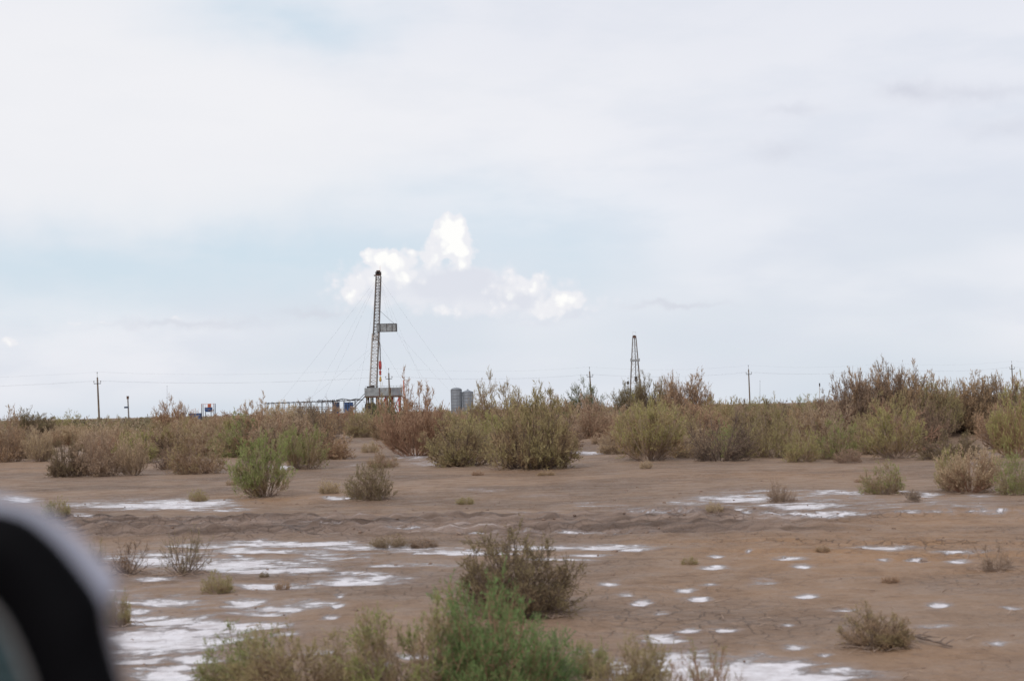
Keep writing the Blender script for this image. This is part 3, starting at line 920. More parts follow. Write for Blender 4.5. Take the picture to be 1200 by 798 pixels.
while n_belt < 205 and tries < 6000:
    tries += 1
    Y = random.uniform(50, 78) if n_belt < 50 else (random.uniform(66, 105) if n_belt < 150 else random.uniform(90, 160))
    X = random.uniform(-.352 * Y - 1, .352 * Y + 1)
    z = H(X, Y)
    v = np.array(Minv @ (Vector((X, Y, z)) - CAM_LOC))
    px, py = 600 + FPX * v[0] / -v[2], 399 - FPX * v[1] / -v[2]
    front = 541 - (px - 600) * .006
    if py > front or any(a < px < c_ and b_ < py < d_ for a, b_, c_, d_ in CLEAR):
        continue
    s = Y / FPX
    top = np.interp(px, SKX, SKY) + random.uniform(0, 16)
    h = min(random.uniform(1.0, 2.1), (py - top) * s)
    if h < .45:
        continue
    k = random.choices(names, wts)[0]
    if px < 330 and k in ('rust', 'dark') and random.random() < .5: k = 'tan'
    zone = next(z_ for lim, z_ in ZONES if px < lim)
    depth = 'near' if Y < 72 else ('middle' if Y < 100 else 'far')
    shrub((X, Y, z - .02), h * random.uniform(1.15, 1.9), h * .95, random.choice(KINDS[k]), k, random.choice(('grey', 'grey', 'red', 'dark')),
          f'{WORD[k]} wild shrub {zone}, {depth} rank', f'{WORD[k]} shrubs {zone}, {depth} rank')
    n_belt += 1

# the far-off scrub that reads as one mass
rng = np.random.default_rng(99)
NB, NL = 2600, 110
yy = 140 + 860 * rng.random(NB) ** 1.35
xx = rng.uniform(-.40, .40, NB) * yy
zz = hfun(xx, yy)
hh = rng.uniform(.9, 2.2, NB) * np.where(yy > 400, .8, 1.0)
u = unit(rng.normal(0, 1, (NB, NL, 3))) * rng.random((NB, NL, 1)) ** .4
ctr = np.stack([u[..., 0] * .8, u[..., 1] * .8, np.abs(u[..., 2])], -1) * hh[:, None, None]
ctr += np.stack([xx, yy, zz], -1)[:, None, :]
dl = unit(unit(u) * .6 + np.array([0, 0, .8]) + rng.normal(0, .35, u.shape))
sd = unit(np.cross(dl, rng.normal(0, 1, dl.shape)))
ln = rng.uniform(.18, .5, (NB, NL, 1)) * hh[:, None, None] * .6
wd = rng.uniform(.03, .09, (NB, NL, 1)) * hh[:, None, None]
fv = np.stack([ctr - dl * ln * .5, ctr + sd * wd * .5, ctr + dl * ln * .5, ctr - sd * wd * .5], 2).reshape(-1, 3)
ff = np.arange(len(fv)).reshape(-1, 4)
hue = np.repeat(rng.random(NB), NL * 4)
m, nt, out = new_mat('far_scrub')
g = NT(nt)
hv = g.attr('hue')
isl = g.node('ShaderNodeNewGeometry').outputs['Random Per Island']
c = g.mix(g.ramp(hv, .2, .5), (.280, .205, .150), (.250, .215, .125))
c = g.mix(g.ramp(hv, .6, .95), c, (.180, .155, .105))
hs = g.node('ShaderNodeHueSaturation'); g.put(hs.inputs['Color'], c)
g.put(hs.inputs['Value'], g.math('ADD', g.math('MULTIPLY', isl, .5), .75))
di = g.node('ShaderNodeBsdfDiffuse'); g.put(di.inputs[0], hs.outputs[0])
nt.links.new(di.outputs[0], out.inputs[0])
fm = np_mesh('far_scrub', fv, ff, m, {'hue': hue})
fo = bpy.data.objects.new('far_scrub', fm); COL.objects.link(fo)
tag(fo, kind='stuff')

# mud clods kicked up along the graded strip
rng = np.random.default_rng(5)
ico_v = np.array([(0, 0, 1), (.894, 0, .447), (.276, .851, .447), (-.724, .526, .447), (-.724, -.526, .447), (.276, -.851, .447),
                  (.724, .526, -.447), (-.276, .851, -.447), (-.894, 0, -.447), (-.276, -.851, -.447), (.724, -.526, -.447), (0, 0, -1)])
ico_f = np.array([(0, 1, 2), (0, 2, 3), (0, 3, 4), (0, 4, 5), (0, 5, 1), (1, 6, 2), (2, 7, 3), (3, 8, 4), (4, 9, 5), (5, 10, 1),
                  (6, 7, 2), (7, 8, 3), (8, 9, 4), (9, 10, 5), (10, 6, 1), (11, 7, 6), (11, 8, 7), (11, 9, 8), (11, 10, 9), (11, 6, 10)])
NC = 6500
cx = rng.uniform(-13, 14, NC); cy = rng.uniform(8.5, 36, NC)
keep = (rng.random(NC) < .07 + .93 * berm_mask(cx, cy))
cx, cy = cx[keep], cy[keep]
cz = hfun(cx, cy)
sz = .010 + .026 * rng.random(len(cx)) ** 3
cv = ico_v[None] * sz[:, None, None] * rng.uniform(.6, 1.4, (len(cx), 12, 1)) * np.array([1.2, 1.2, .7]) + np.stack([cx, cy, cz], -1)[:, None, :]
cf = ico_f[None] + (np.arange(len(cx)) * 12)[:, None, None]
clm = np_mesh('mud_clods', cv.reshape(-1, 3), cf.reshape(-1, 3), paint('clod_mud', (.225, .155, .118), .9, var=.3, scale=2, spec=.2))
clo = bpy.data.objects.new('mud_clods', clm); COL.objects.link(clo)
tag(clo, kind='stuff')

# fallen branch, lower right
p = ground_pt(1052, 748); q = ground_pt(1113, 759)
rb_ = random.Random(3)
mb = MB()
pts = []
for i in range(15):
    t = i / 14
    x = p.x + (q.x - p.x) * t + rb_.uniform(-.012, .012); y = p.y + (q.y - p.y) * t + .06 * math.sin(t * 4) + rb_.uniform(-.02, .02)
    pts.append((x, y, H(x, y) + .016 + .03 * math.sin(t * 3.1) * (1 - t) + rb_.uniform(0, .008)))
mb.path(pts, [.013 - .009 * i / 14 + rb_.uniform(0, .003) for i in range(15)], 6)
br = mb.build('fallen_branch', STEM['dark'])
tag(br, 'dark fallen branch lying on the mud right of the small olive-brown shrub', 'branch')
for k in range(11):
    s0 = Vector(pts[rb_.randrange(1, 14)])
    dv = Vector((rb_.uniform(-.02, .14), rb_.uniform(-.16, .16), rb_.uniform(-.005, .035)))
    mid2 = s0 + dv * .5 + Vector((0, rb_.uniform(-.02, .02), .008))
    MB().path([s0, mid2, s0 + dv], [.005, .004, .0015], 4).build('twig', STEM['dark'], br)

# dead twigs and straw blown about the mud and gathered round the shrub feet
rng = np.random.default_rng(31)
feet = [(o.location.x, o.location.y, o.scale.x) for o in scene.objects if o.type == 'EMPTY' and o.name.startswith('shrub') and o.location.y < 62]
px_, py_ = [], []
for fx, fy, fw in feet:
    n = int(18 + 40 * fw)
    rr = fw * .62 * np.sqrt(rng.random(n)) * rng.uniform(.5, 1.25, n); aa = rng.random(n) * 6.283
    px_.append(fx + rr * np.cos(aa)); py_.append(fy + rr * np.sin(aa))
n = 900
px_.append(rng.uniform(-12, 14, n)); py_.append(8.5 + 30 * rng.random(n) ** 1.6)
X_ = np.concatenate(px_); Y_ = np.concatenate(py_); n = len(X_)
aa = rng.random(n) * 6.283; ll_ = rng.uniform(.03, .14, n)
dx_, dy_ = np.cos(aa) * ll_, np.sin(aa) * ll_
P0 = np.stack([X_ - dx_, Y_ - dy_, hfun(X_ - dx_, Y_ - dy_) + .006], -1)
P1 = np.stack([X_ + dx_ * .1, Y_ + dy_ * .1, hfun(X_, Y_) + .012 + .03 * rng.random(n)], -1)
P2 = np.stack([X_ + dx_, Y_ + dy_ * .8, hfun(X_ + dx_, Y_ + dy_) + .008 + .02 * rng.random(n)], -1)
tv, tf = tubes(np.stack([P0, P1, P2], 1), rng.uniform(.002, .006, n), np.full(n, .0015), 3)
tw = bpy.data.objects.new('twig_litter', np_mesh('twig_litter', tv, tf, STEM['grey'])); COL.objects.link(tw)
tag(tw, kind='stuff')

# ------------------------------------------------------------------ materials for the field equipment
M = {
    'steel': paint('galvanised_grey', (.34, .36, .37), .55, .2, .25, .8, rust=(.22, .15, .11)),
    'mast': paint('mast_paint', (.20, .185, .175), .6, .1, .35, .7, rust=(.20, .11, .07)),
    'mast_light': paint('mast_pale_paint', (.50, .47, .44), .6, .1, .3, .7, rust=(.30, .17, .12)),
    'dark': paint('dark_iron', (.07, .06, .058), .6, .3, .3, 1.0),
    'brown': paint('rusty_iron', (.12, .065, .048), .7, .2, .35, 1.0),
    'red': paint('red_paint', (.38, .055, .05), .5, 0, .3, .8),
    'orange': paint('orange_paint', (.55, .16, .08), .5, 0, .3, .8),
    'yellow': paint('yellow_paint', (.46, .27, .06), .5, 0, .3, .8),
    'blue': paint('blue_paint', (.035, .085, .22), .5, 0, .25, .6),
    'navy': paint('navy_paint', (.035, .05, .095), .5, 0, .25, .6),
    'white': paint('white_paint', (.72, .72, .70), .5, 0, .15, .6),
    'pipe': paint('pale_pipe', (.55, .54, .53), .45, .2, .2, .6),
    'wood': paint('pole_timber', (.175, .135, .10), .9, 0, .35, 2.0, spec=.1),
    'dull': paint('dull_grey_panel', (.20, .21, .235), .6, 0, .3, .8, rust=(.18, .10, .07)),
    'wire': paint('wire_metal', (.16, .16, .17), .5, .5, .1, 1),
    'silo': paint('silo_sheet', (.235, .255, .285), .5, .3, .18, .5),
    'glaze': paint('porcelain', (.10, .085, .08), .3, 0, .2, 5),
    'concrete': paint('concrete', (.36, .335, .30), .9, 0, .25, 1.5),
}

# ------------------------------------------------------------------ main drilling rig
RD = 470.0
rs = RD / FPX
rb = at(447, 484, RD); rb.z = H(rb.x, rb.y)
rig = empty('drilling_rig', rb)
tag(rig, 'tall grey drilling rig with lattice mast, boxed derrick platform and guy wires on the skyline', 'drilling rig')


def rp(x, y, dy=0.0):
    return at(x, y, RD + dy)


def lattice(mb, A, B, n, rc=.085, rbk=.05, diag=True):
    """A, B: four chord points at foot and head"""
    for i in range(4):
        mb.bar(A[i], B[i], rc, n=5)
    for k in range(n):
        t0, t1 = k / n, (k + 1) / n
        P0 = [A[i].lerp(B[i], t0) for i in range(4)]; P1 = [A[i].lerp(B[i], t1) for i in range(4)]
        for i in range(4):
            j = (i + 1) % 4
            mb.bar(P0[i], P0[j], rbk, n=4, cap=False)
            if diag:
                if (k + i) % 2: mb.bar(P0[i], P1[j], rbk, n=4, cap=False)
                else: mb.bar(P0[j], P1[i], rbk, n=4, cap=False)


def quad_at(c, wx, wy):
    return [c + Vector((-wx / 2, -wy / 2, 0)), c + Vector((wx / 2, -wy / 2, 0)), c + Vector((wx / 2, wy / 2, 0)), c + Vector((-wx / 2, wy / 2, 0))]


# mast: two telescoping lattice sections leaning to the right
f0 = rp(437.2, 455); f1 = rp(440.4, 391); f2 = rp(443.6, 324)
mb = MB(); lattice(mb, quad_at(f0, 2.0, 2.2), quad_at(f1, 2.0, 2.1), 16, .17, .085)
mast_l = mb.build('lower_mast', M['mast_light'], rig)
mb = MB(); lattice(mb, quad_at(rp(440.6, 398), 1.7, 1.9), quad_at(f2, 1.4, 1.5), 20, .19, .075)
mb.build('upper_mast', M['mast'], rig)
# folded ladder and cable bundle on the right flank of the mast
mb = MB()
mb.bar(rp(441.6, 455, -1.2), rp(443.2, 392, -1.2), .13, n=5); mb.bar(rp(442.2, 455, -.8), rp(443.8, 392, -.8), .10, n=5)
for k in range(30):
    t = k / 29
    a_ = rp(441.6, 455, -1.2).lerp(rp(443.2, 392, -1.2), t); b_ = rp(442.2, 455, -.8).lerp(rp(443.8, 392, -.8), t)
    mb.bar(a_, b_, .04, n=4, cap=False)
mb.build('ladder', M['mast'], rig)
# crown block
c = rp(443.4, 320.5)
mb = MB(); mb.box(c, (1.7, 1.6, .9)); mb.box(c + Vector((0, 0, .65)), (1.1, 1.2, .5)); mb.box(c + Vector((-.3, 0, -.62)), (2.1, 1.8, .22))
cb = mb.build('crown_block', M['brown'], rig)
mb = MB()
for dx in (-.45, 0, .45):
    for k in range(1):
        pp = c + Vector((dx, -.9, .1)); mb.bar(pp + Vector((0, -.06, 0)), pp + Vector((0, .06, 0)), .42, n=14)
mb.build('sheave', M['dark'], cb)
MB().bar(c + Vector((.55, 0, .8)), c + Vector((.55, 0, 2.3)), .05, .03).build('aviation_lamp_post', M['orange'], cb)
# boxed derrickman's platform
c = rp(453.3, 384.3)
mb = MB(); mb.box(c, (6.1, 2.4, 2.35))
for k in range(25):
    mb.box(c + Vector((-3.0 + k * .25, -1.24, 0)), (.09, .08, 2.3))
for k in range(9):
    mb.box(c + Vector((3.08, -1.1 + k * .27, 0)), (.07, .09, 2.3))
board = mb.build('derrick_platform', M['steel'], rig)
mb = MB()
for px_ in (445.6, 453.0, 459.5):
    q_ = rp(px_, 384.3, -1.32); mb.box(q_, (.13, .06, 2.3))
mb.box(c + Vector((2.95, -1.27, 0)), (.28, .12, 2.42)); mb.box(c + Vector((0, -1.29, 1.2)), (6.2, .1, .12)); mb.box(c + Vector((0, -1.29, -1.2)), (6.2, .1, .14))
mb.build('platform_frame', M['dark'], board)
mb = MB()
for q_ in (rp(443.5, 378.5, .6), rp(443.5, 378.5, -.6)):
    mb.bar(q_ + Vector((0, 0, 4.2)), c + Vector((2.4, 0, 1.1)), .045, n=4)
mb.build('stay', M['dark'], rig)
# travelling block, hook, swivel hanging over the well
top = rp(446.0, 404)
blk = rp(446.0, 428); hook = rp(446.1, 437); swv = rp(446.3, 444)
mb = MB()
for dx in (-.12, .0, .12):
    mb.bar(Vector((blk.x + dx, blk.y - 1.5, f2.z)), Vector((blk.x + dx, blk.y - 1.5, blk.z + 1.0)), .035, n=4)
mb.build('drilling_line', M['wire'], rig)
cz = Vector((0, -1.5, 0))
tb = MB().lathe(blk + cz, [(.1, -1.5), (.42, -1.2), (.48, 0), (.42, 1.0), (.15, 1.4)], 12).build('travelling_block', M['red'], rig)
MB().lathe(hook + cz, [(.08, -.8), (.38, -.55), (.30, 0), (.42, .35), (.1, .85)], 12).build('hook', M['red'], tb)
MB().lathe(swv + cz, [(.08, -.9), (.40, -.6), (.34, 0), (.22, .6), (.08, .9)], 12).build('swivel', M['yellow'], tb)
mb = MB(); mb.bar(swv + cz, Vector((swv.x + .15, swv.y - 1.5, rp(446, 458).z)), .13, n=8); mb.bar(swv + cz + Vector((.55, 0, -.8)), Vector((swv.x + .75, swv.y - 1.5, rp(446, 458).z)), .09, n=6)
mb.build('kelly', M['white'], rig)
hp = [rp(443.2, 399, -1.4), rp(444.2, 400.5, -1.4), rp(445.2, 403, -1.4), rp(445.5, 408, -1.4), rp(445.6, 415, -1.4), rp(445.8, 424, -1.4)]
MB().path(hp, .14, 6).build('rotary_hose', M['dark'], rig)
# drill floor with corrugated wind wall
c = rp(449.5, 459.2)
W_, D_, H_ = 11.0, 7.0, 2.5
mb = MB(); mb.box(c, (W_, D_, H_))
for k in range(44):
    mb.box(c + Vector((-W_ / 2 + .125 + k * .25, -D_ / 2 - .04, 0)), (.10, .08, H_ - .06))
wall = mb.build('wind_wall', M['steel'], rig)
MB().box(c + Vector((-.9, -D_ / 2 - .1, 0)), (.22, .1, H_)).box(c + Vector((2.4, -D_ / 2 - .1, .1)), (.3, .1, H_ * .9)).build('wall_post', M['brown'], wall)
MB().box(c + Vector((4.1, -D_ / 2 - .06, -.1)), (2.2, .1, 2.0)).build('doghouse_panel', M['dull'], wall)
mb = MB(); mb.box(c + Vector((-3.7, -2.0, 1.5)), (2.3, 1.6, .5)); mb.box(c + Vector((-3.2, -2.0, 1.85)), (1.2, 1.2, .4))
mb.build('winch_housing', M['dark'], rig)
mb = MB(); mb.box(c + Vector((0, 0, -1.45)), (W_ + .1, D_, .42))
mb.build('floor_beam', M['brown'], rig)
gz = rb.z
for dx in (-4.9, -3.6, -1.9, .8, 2.6, 4.9):
    for dy in (-3.0, 3.0):
        MB().box((c.x + dx, c.y + dy, (gz + c.z - 1.67) / 2), (.42, .42, c.z - 1.67 - gz)).build('leg', M['red'] if dx > 0 else M['brown'], rig)
mb = MB()
for dx0, dx1 in ((.8, 2.6), (2.6, 4.9), (-1.9, .8)):
    mb.bar((c.x + dx0, c.y - 3.0, c.z - 1.7), (c.x + dx1, c.y - 3.0, gz + .3), .15, n=6)
    mb.bar((c.x + dx1, c.y - 3.0, c.z - 1.7), (c.x + dx0, c.y - 3.0, gz + .3), .15, n=6)
mb.build('cross_brace', M['red'], rig)
MB().box((c.x - 4.2, c.y + 1, gz + 2.2), (3.0, 3.6, 4.2)).box((c.x - 4.2, c.y + 1, gz + 4.4), (2.4, 3.0, .3)).build('engine_house', M['dark'], rig)
mb = MB()
for k in range(14):
    mb.box((c.x - W_ / 2 - .35 - k * .42, c.y - 2.6, c.z - 1.5 - k * .42), (.42, 1.0, .07))
for sy in (-3.1, -2.1):
    mb.bar((c.x - W_ / 2 - .1, c.y + sy, c.z - 1.5), (c.x - W_ / 2 - 6.1, c.y + sy, c.z - 7.4), .09, n=5)
    mb.bar((c.x - W_ / 2 - .1, c.y + sy, c.z - .5), (c.x - W_ / 2 - 6.1, c.y + sy, c.z - 6.4), .05, n=5)
mb.build('stair', M['dark'], rig)
mb = MB()
for k in range(12):
    x_ = c.x - W_ / 2 + .3 + k * (W_ - .6) / 11
    mb.bar((x_, c.y - D_ / 2, c.z + H_ / 2), (x_, c.y - D_ / 2, c.z + H_ / 2 + .55), .035, n=4)
mb.bar((c.x - W_ / 2 + .3, c.y - D_ / 2, c.z + H_ / 2 + .5), (c.x + W_ / 2 - .3, c.y - D_ / 2, c.z + H_ / 2 + .5), .035, n=4)
mb.build('handrail', M['dark'], rig)
mb = MB()
for k in range(9):
    mb.bar((c.x + 1.2 + k * .32, c.y - 3.4, gz + .2), (c.x + .9 + k * .32, c.y - 3.2, c.z - 1.7), .07, n=5)
mb.build('pipe_bundle', M['brown'], rig)
mb = MB().lathe((c.x - .6, c.y - 1.5, gz), [(.35, 0), (.8, .3), (.8, 1.0), (.4, 1.1), (.4, 1.6), (.85, 1.7), (.85, 2.5), (.3, 2.6), (.3, 4.6)], 12)
mb.build('wellhead', M['dark'], rig)
q_ = rp(473.2, 451, -2)
MB().bar((q_.x, q_.y, gz), (q_.x, q_.y, rp(473, 445.5).z), .20, n=8).build('flare_post', M['orange'], rig)
MB().box((q_.x, q_.y, c.z - 1.9), (.8, .6, .4)).build('post_clamp', M['red'], rig)
# guy wires
gt = rp(443.5, 324)
def foot(x, depth):
    p_ = at(x, 484, depth); p_.z = H(p_.x, p_.y); return p_
plat = rp(464.5, 389)
mid = rp(444, 400)
for a_, b_ in [(gt, foot(310, 462)), (gt, foot(350, 440)), (gt, foot(368, 500)), (gt, foot(414, 452)), (gt, foot(428, 478)), (gt, foot(560, 470)), (gt, foot(512, 446)),
               (gt, rp(457, 380)), (gt, rp(462, 380)), (plat, foot(524, 452)), (plat, foot(555, 492)), (mid, foot(498, 458)), (mid, foot(468, 440)), (mid, foot(330, 470)), (mid, foot(372, 452))]:
    n_ = 10
    L_ = (b_ - a_).length
    MB().path([a_.lerp(b_, i / n_) - Vector((0, 0, L_ * .012 * 4 * (i / n_) * (1 - i / n_))) for i in range(n_ + 1)], .011, 4).build('guy_wire', M['wire'], rig)

# ------------------------------------------------------------------ tank shelter left of the rig
sb = rp(366, 486, 3); sb.z = H(sb.x, sb.y)
sh = empty('tank_shelter', sb)
tag(sh, 'long low open shelter with thin dark roof and pale posts left of the drilling rig', 'shelter')
a_ = rp(311, 472.8, 3); b_ = rp(421, 468.8, 3)
zt = lambda t: a_.z + (b_.z - a_.z) * t
mb = MB()
mid_ = (a_ + b_) / 2
ryo = -math.atan2(b_.z - a_.z, b_.x - a_.x)
mb.box(mid_, ((b_ - a_).length, 3.4, .22), 0, ryo)
for k in range(56):
    t = (k + .5) / 56
    if k % 3: mb.box((a_.x + (b_.x - a_.x) * t, a_.y - 1.75, zt(t) - .02 + .12 * random.random()), (.3, .12, .3 + .25 * random.random()))
for px_ in (402, 418):
    q_ = rp(px_, 468.3, 3)
    mb.box(q_ + Vector((-.9, 0, .1)), (2.0, 3.6, .16), 0, R(-12)); mb.box(q_ + Vector((.9, 0, .1)), (2.0, 3.6, .16), 0, R(12))
mb.build('roof', M['dark'], sh)
for k in range(17):
    t = (k + .25) / 17
    x_ = a_.x + (b_.x - a_.x) * t
    for dy in (-1.5, 1.5):
        MB().box((x_, a_.y + dy, (zt(t) + sb.z) / 2 - .08), (.16, .16, zt(t) - sb.z - .16)).build('post', M['concrete'] if k % 2 else M['dark'], sh)
mb = MB()
for dz in (1.35, 1.85):
    mb.bar(a_ + Vector((3, -1.7, -dz)), b_ + Vector((-8, -1.7, -dz - .6)), .07, n=5)
mb.build('handrail', M['dark'], sh)
mb = MB()
for k in range(18):
    px_ = 372 + k * 1.4
    q_ = rp(px_, 470.3 + random.uniform(-.4, .8), 1.2)
    mb.box(q_, (.18, .3, random.uniform(.5, 1.2)))
mb.build('valve_rack', M['dark'], sh)
for px_, wpx in ((333, 30), (352, 14), (371, 18)):
    q_ = rp(px_, 480, 3.5)
    o = MB().box((q_.x, q_.y, sb.z + 1.0), (wpx * rs, 2.2, 1.9)).bar((q_.x - wpx * rs / 2 + .2, q_.y - 1.16, sb.z + 1.2), (q_.x + wpx * rs / 2 - .2, q_.y - 1.16, sb.z + 1.2), .06).build('mud_tank', M['pipe'])
    tag(o, {333: 'long pale mud tank under the left half of the open shelter', 352: 'short pale mud tank mid-way under the open shelter', 371: 'pale mud tank under the open shelter beside the red ones'}[px_], 'tank')
for px_, wpx, lb in ((382, 13, 'red tank left of the navy cabin by the shelter'), (396, 12, 'low red tank below the navy cabin'), (408, 15, 'red tank below the blue panels next to the rig')):
    q_ = rp(px_, 481, -1.5)
    mb = MB().box((q_.x, q_.y, sb.z + .85), (wpx * rs, 2.2, 1.7)).box((q_.x, q_.y, sb.z + 1.76), (wpx * rs + .15, 2.35, .1))
    for k in range(5): mb.box((q_.x + (k - 2) * wpx * rs * .2, q_.y - 1.14, sb.z + .85), (.08, .08, 1.6))
    o = mb.build('red_tank', M['red'])
    tag(o, lb, 'tank')
for px_, wpx, mt, lb in ((394, 7, 'navy', 'dark navy cabin standing on the tanks at the right end of the shelter'), (406, 4.6, 'blue', 'left one of two blue panelled cabins next to the rig'), (411.3, 4.6, 'blue', 'right one of two blue panelled cabins, closest to the rig')):
    q_ = rp(px_, 474.6, -1.5)
    e = empty('cabin', (q_.x, q_.y, sb.z + 1.83))
    tag(e, lb, 'cabin')
    hh_ = q_.z + .75 - (sb.z + 1.83)
    MB().box((q_.x, q_.y, sb.z + 1.83 + hh_ / 2), (wpx * rs, 2.0, hh_)).build('body', M[mt], e)
    MB().box((q_.x, q_.y, sb.z + 1.87 + hh_), (wpx * rs + .2, 2.2, .1)).build('roof', M['dark'], e)
    MB().box((q_.x, q_.y - 1.02, sb.z + 1.83 + hh_ / 2), (wpx * rs * .4, .05, hh_ * .7)).build('door', M['navy'], e)

# ------------------------------------------------------------------ two silos
for cx_, top_, rpx, dome, lb in ((535.2, 454.0, 6.6, True, 'left grey silo with rounded top, the taller of two'), (548.6, 455.8, 6.6, False, 'right grey silo with a shallow cone top and small cap')):
    D = 455.0
    p_ = at(cx_, 484, D); p_.z = H(p_.x, p_.y)
    tz = at(cx_, top_, D).z - p_.z
    r_ = rpx * D / FPX
    e = empty('silo', p_); tag(e, lb, 'silo')
    prof = [(r_, 0)]
    zc_ = 0
    wall_h = tz - (.75 if dome else .95)
    while zc_ < wall_h - .01:
        z2 = min(zc_ + .9, wall_h)
        prof += [(r_, zc_ + .02), (r_, z2 - .06), (r_ + .008, z2 - .04), (r_ + .008, z2)]
        zc_ = z2
    MB().lathe(p_, prof, 32).build('shell', M['silo'], e, True)
    if dome: pr = [(r_ + .03, 0), (r_ * .93, .28), (r_ * .7, .52), (r_ * .35, .68), (.05, .72)]
    else: pr = [(r_ + .03, 0), (r_ * .97, .12), (r_ * .16, .62), (r_ * .15, .85), (.05, .95)]
    MB().lathe(p_ + Vector((0, 0, wall_h + .003)), pr, 32).build('roof', M['silo'], e, True)
    mb = MB()
    for s_ in (-.22, .22): mb.bar((p_.x + r_ * .55 + s_, p_.y - r_ * .9, p_.z), (p_.x + r_ * .55 + s_, p_.y - r_ * .9, p_.z + wall_h), .03, n=4)
    for k in range(int(wall_h / .4)): mb.bar((p_.x + r_ * .55 - .22, p_.y - r_ * .9, p_.z + .3 + k * .4), (p_.x + r_ * .55 + .22, p_.y - r_ * .9, p_.z + .3 + k * .4), .02, n=4, cap=False)
    mb.build('ladder', M['steel'], e)

# ------------------------------------------------------------------ distant derrick
DD = 900.0
b0 = at(745, 478, DD); b0.z = H(b0.x, b0.y)
dk = empty('derrick', b0)
tag(dk, 'slender four-legged derrick tapering to a red crown, far off right of centre', 'derrick')
def dp(x, y, dy=0): return at(x, y, DD + dy)
zb, zm, zt_ = b0.z, dp(744.5, 423).z, dp(743.3, 396).z
ctop = dp(743.4, 396)
def ring(z, w):
    t = (z - zb) / (zt_ - zb)
    cx_ = b0.x + (ctop.x - b0.x) * t
    return [Vector((cx_ + sx * w / 2, b0.y + sy * w / 2, z)) for sx, sy in ((-1, -1), (1, -1), (1, 1), (-1, 1))]
A_, B_ = ring(zb, 7.4), ring(zt_, 2.0)
for i in range(4): MB().bar(A_[i], B_[i], .26, .2, n=6).build('leg', M['mast'], dk)
mb = MB(); n_ = 11
for k in range(n_):
    P0 = [A_[i].lerp(B_[i], k / n_) for i in range(4)]; P1 = [A_[i].lerp(B_[i], (k + 1) / n_) for i in range(4)]
    for i in range(4):
        j = (i + 1) % 4
        mb.bar(P1[i], P1[j], .09, n=4, cap=False); mb.bar(P0[i], P1[j], .06, n=4, cap=False); mb.bar(P0[j], P1[i], .06, n=4, cap=False)
mb.build('lattice', M['mast_light'], dk)
mc = dp(744.2, 423.2)
mb = MB(); mb.box(mc, (5.2, 5.2, .3)); 
for sx in (-1, 1): mb.box(mc + Vector((sx * 2.55, 0, .75)), (.14, 5.2, 1.6)); mb.box(mc + Vector((0, sx * 2.55, .55)), (5.2, .14, 1.0))
mb.build('monkey_board', M['steel'], dk)
mb = MB(); mb.box(ctop + Vector((0, 0, .5)), (2.2, 2.2, 1.2)); mb.box(ctop + Vector((0, 0, 1.3)), (1.3, 1.3, .5))
cr = mb.build('crown_block', M['brown'], dk)
mb = MB(); c = ctop + Vector((0, 0, 3.4))
for sx in (-.9, .9): mb.bar(ctop + Vector((sx, 0, 1)), c + Vector((sx, 0, 0)), .09, n=4)
mb.bar(c + Vector((-1, 0, 0)), c + Vector((1, 0, 0)), .09, n=4)
mb.build('gin_pole', M['pipe'], cr)
mb = MB(); mb.bar(Vector((mc.x + .1, b0.y, zt_)), Vector((mc.x + .3, b0.y, zb + 3)), .24, n=6)
mb.lathe((mc.x + .25, b0.y, dp(745, 444).z), [(.2, -1.8), (.8, -1.2), (.85, 1.0), (.2, 1.8)], 10)
mb.build('travelling_block', M['dark'], dk)
# vent stack left of the derrick
p_ = at(736.6, 476, 880); p_.z = H(p_.x, p_.y)
e = empty('vent_stack', p_); tag(e, 'thin pale vent stack with dark bulbous head left of the distant derrick', 'stack')
tz = at(736.6, 449, 880).z
MB().bar(p_, (p_.x, p_.y, tz), .28, .22, n=8).build('pipe', M['pipe'], e)
MB().lathe((p_.x, p_.y, tz), [(.25, -.8), (.7, -.4), (.75, .6), (.3, 1.2)], 10).build('head', M['dark'], e)

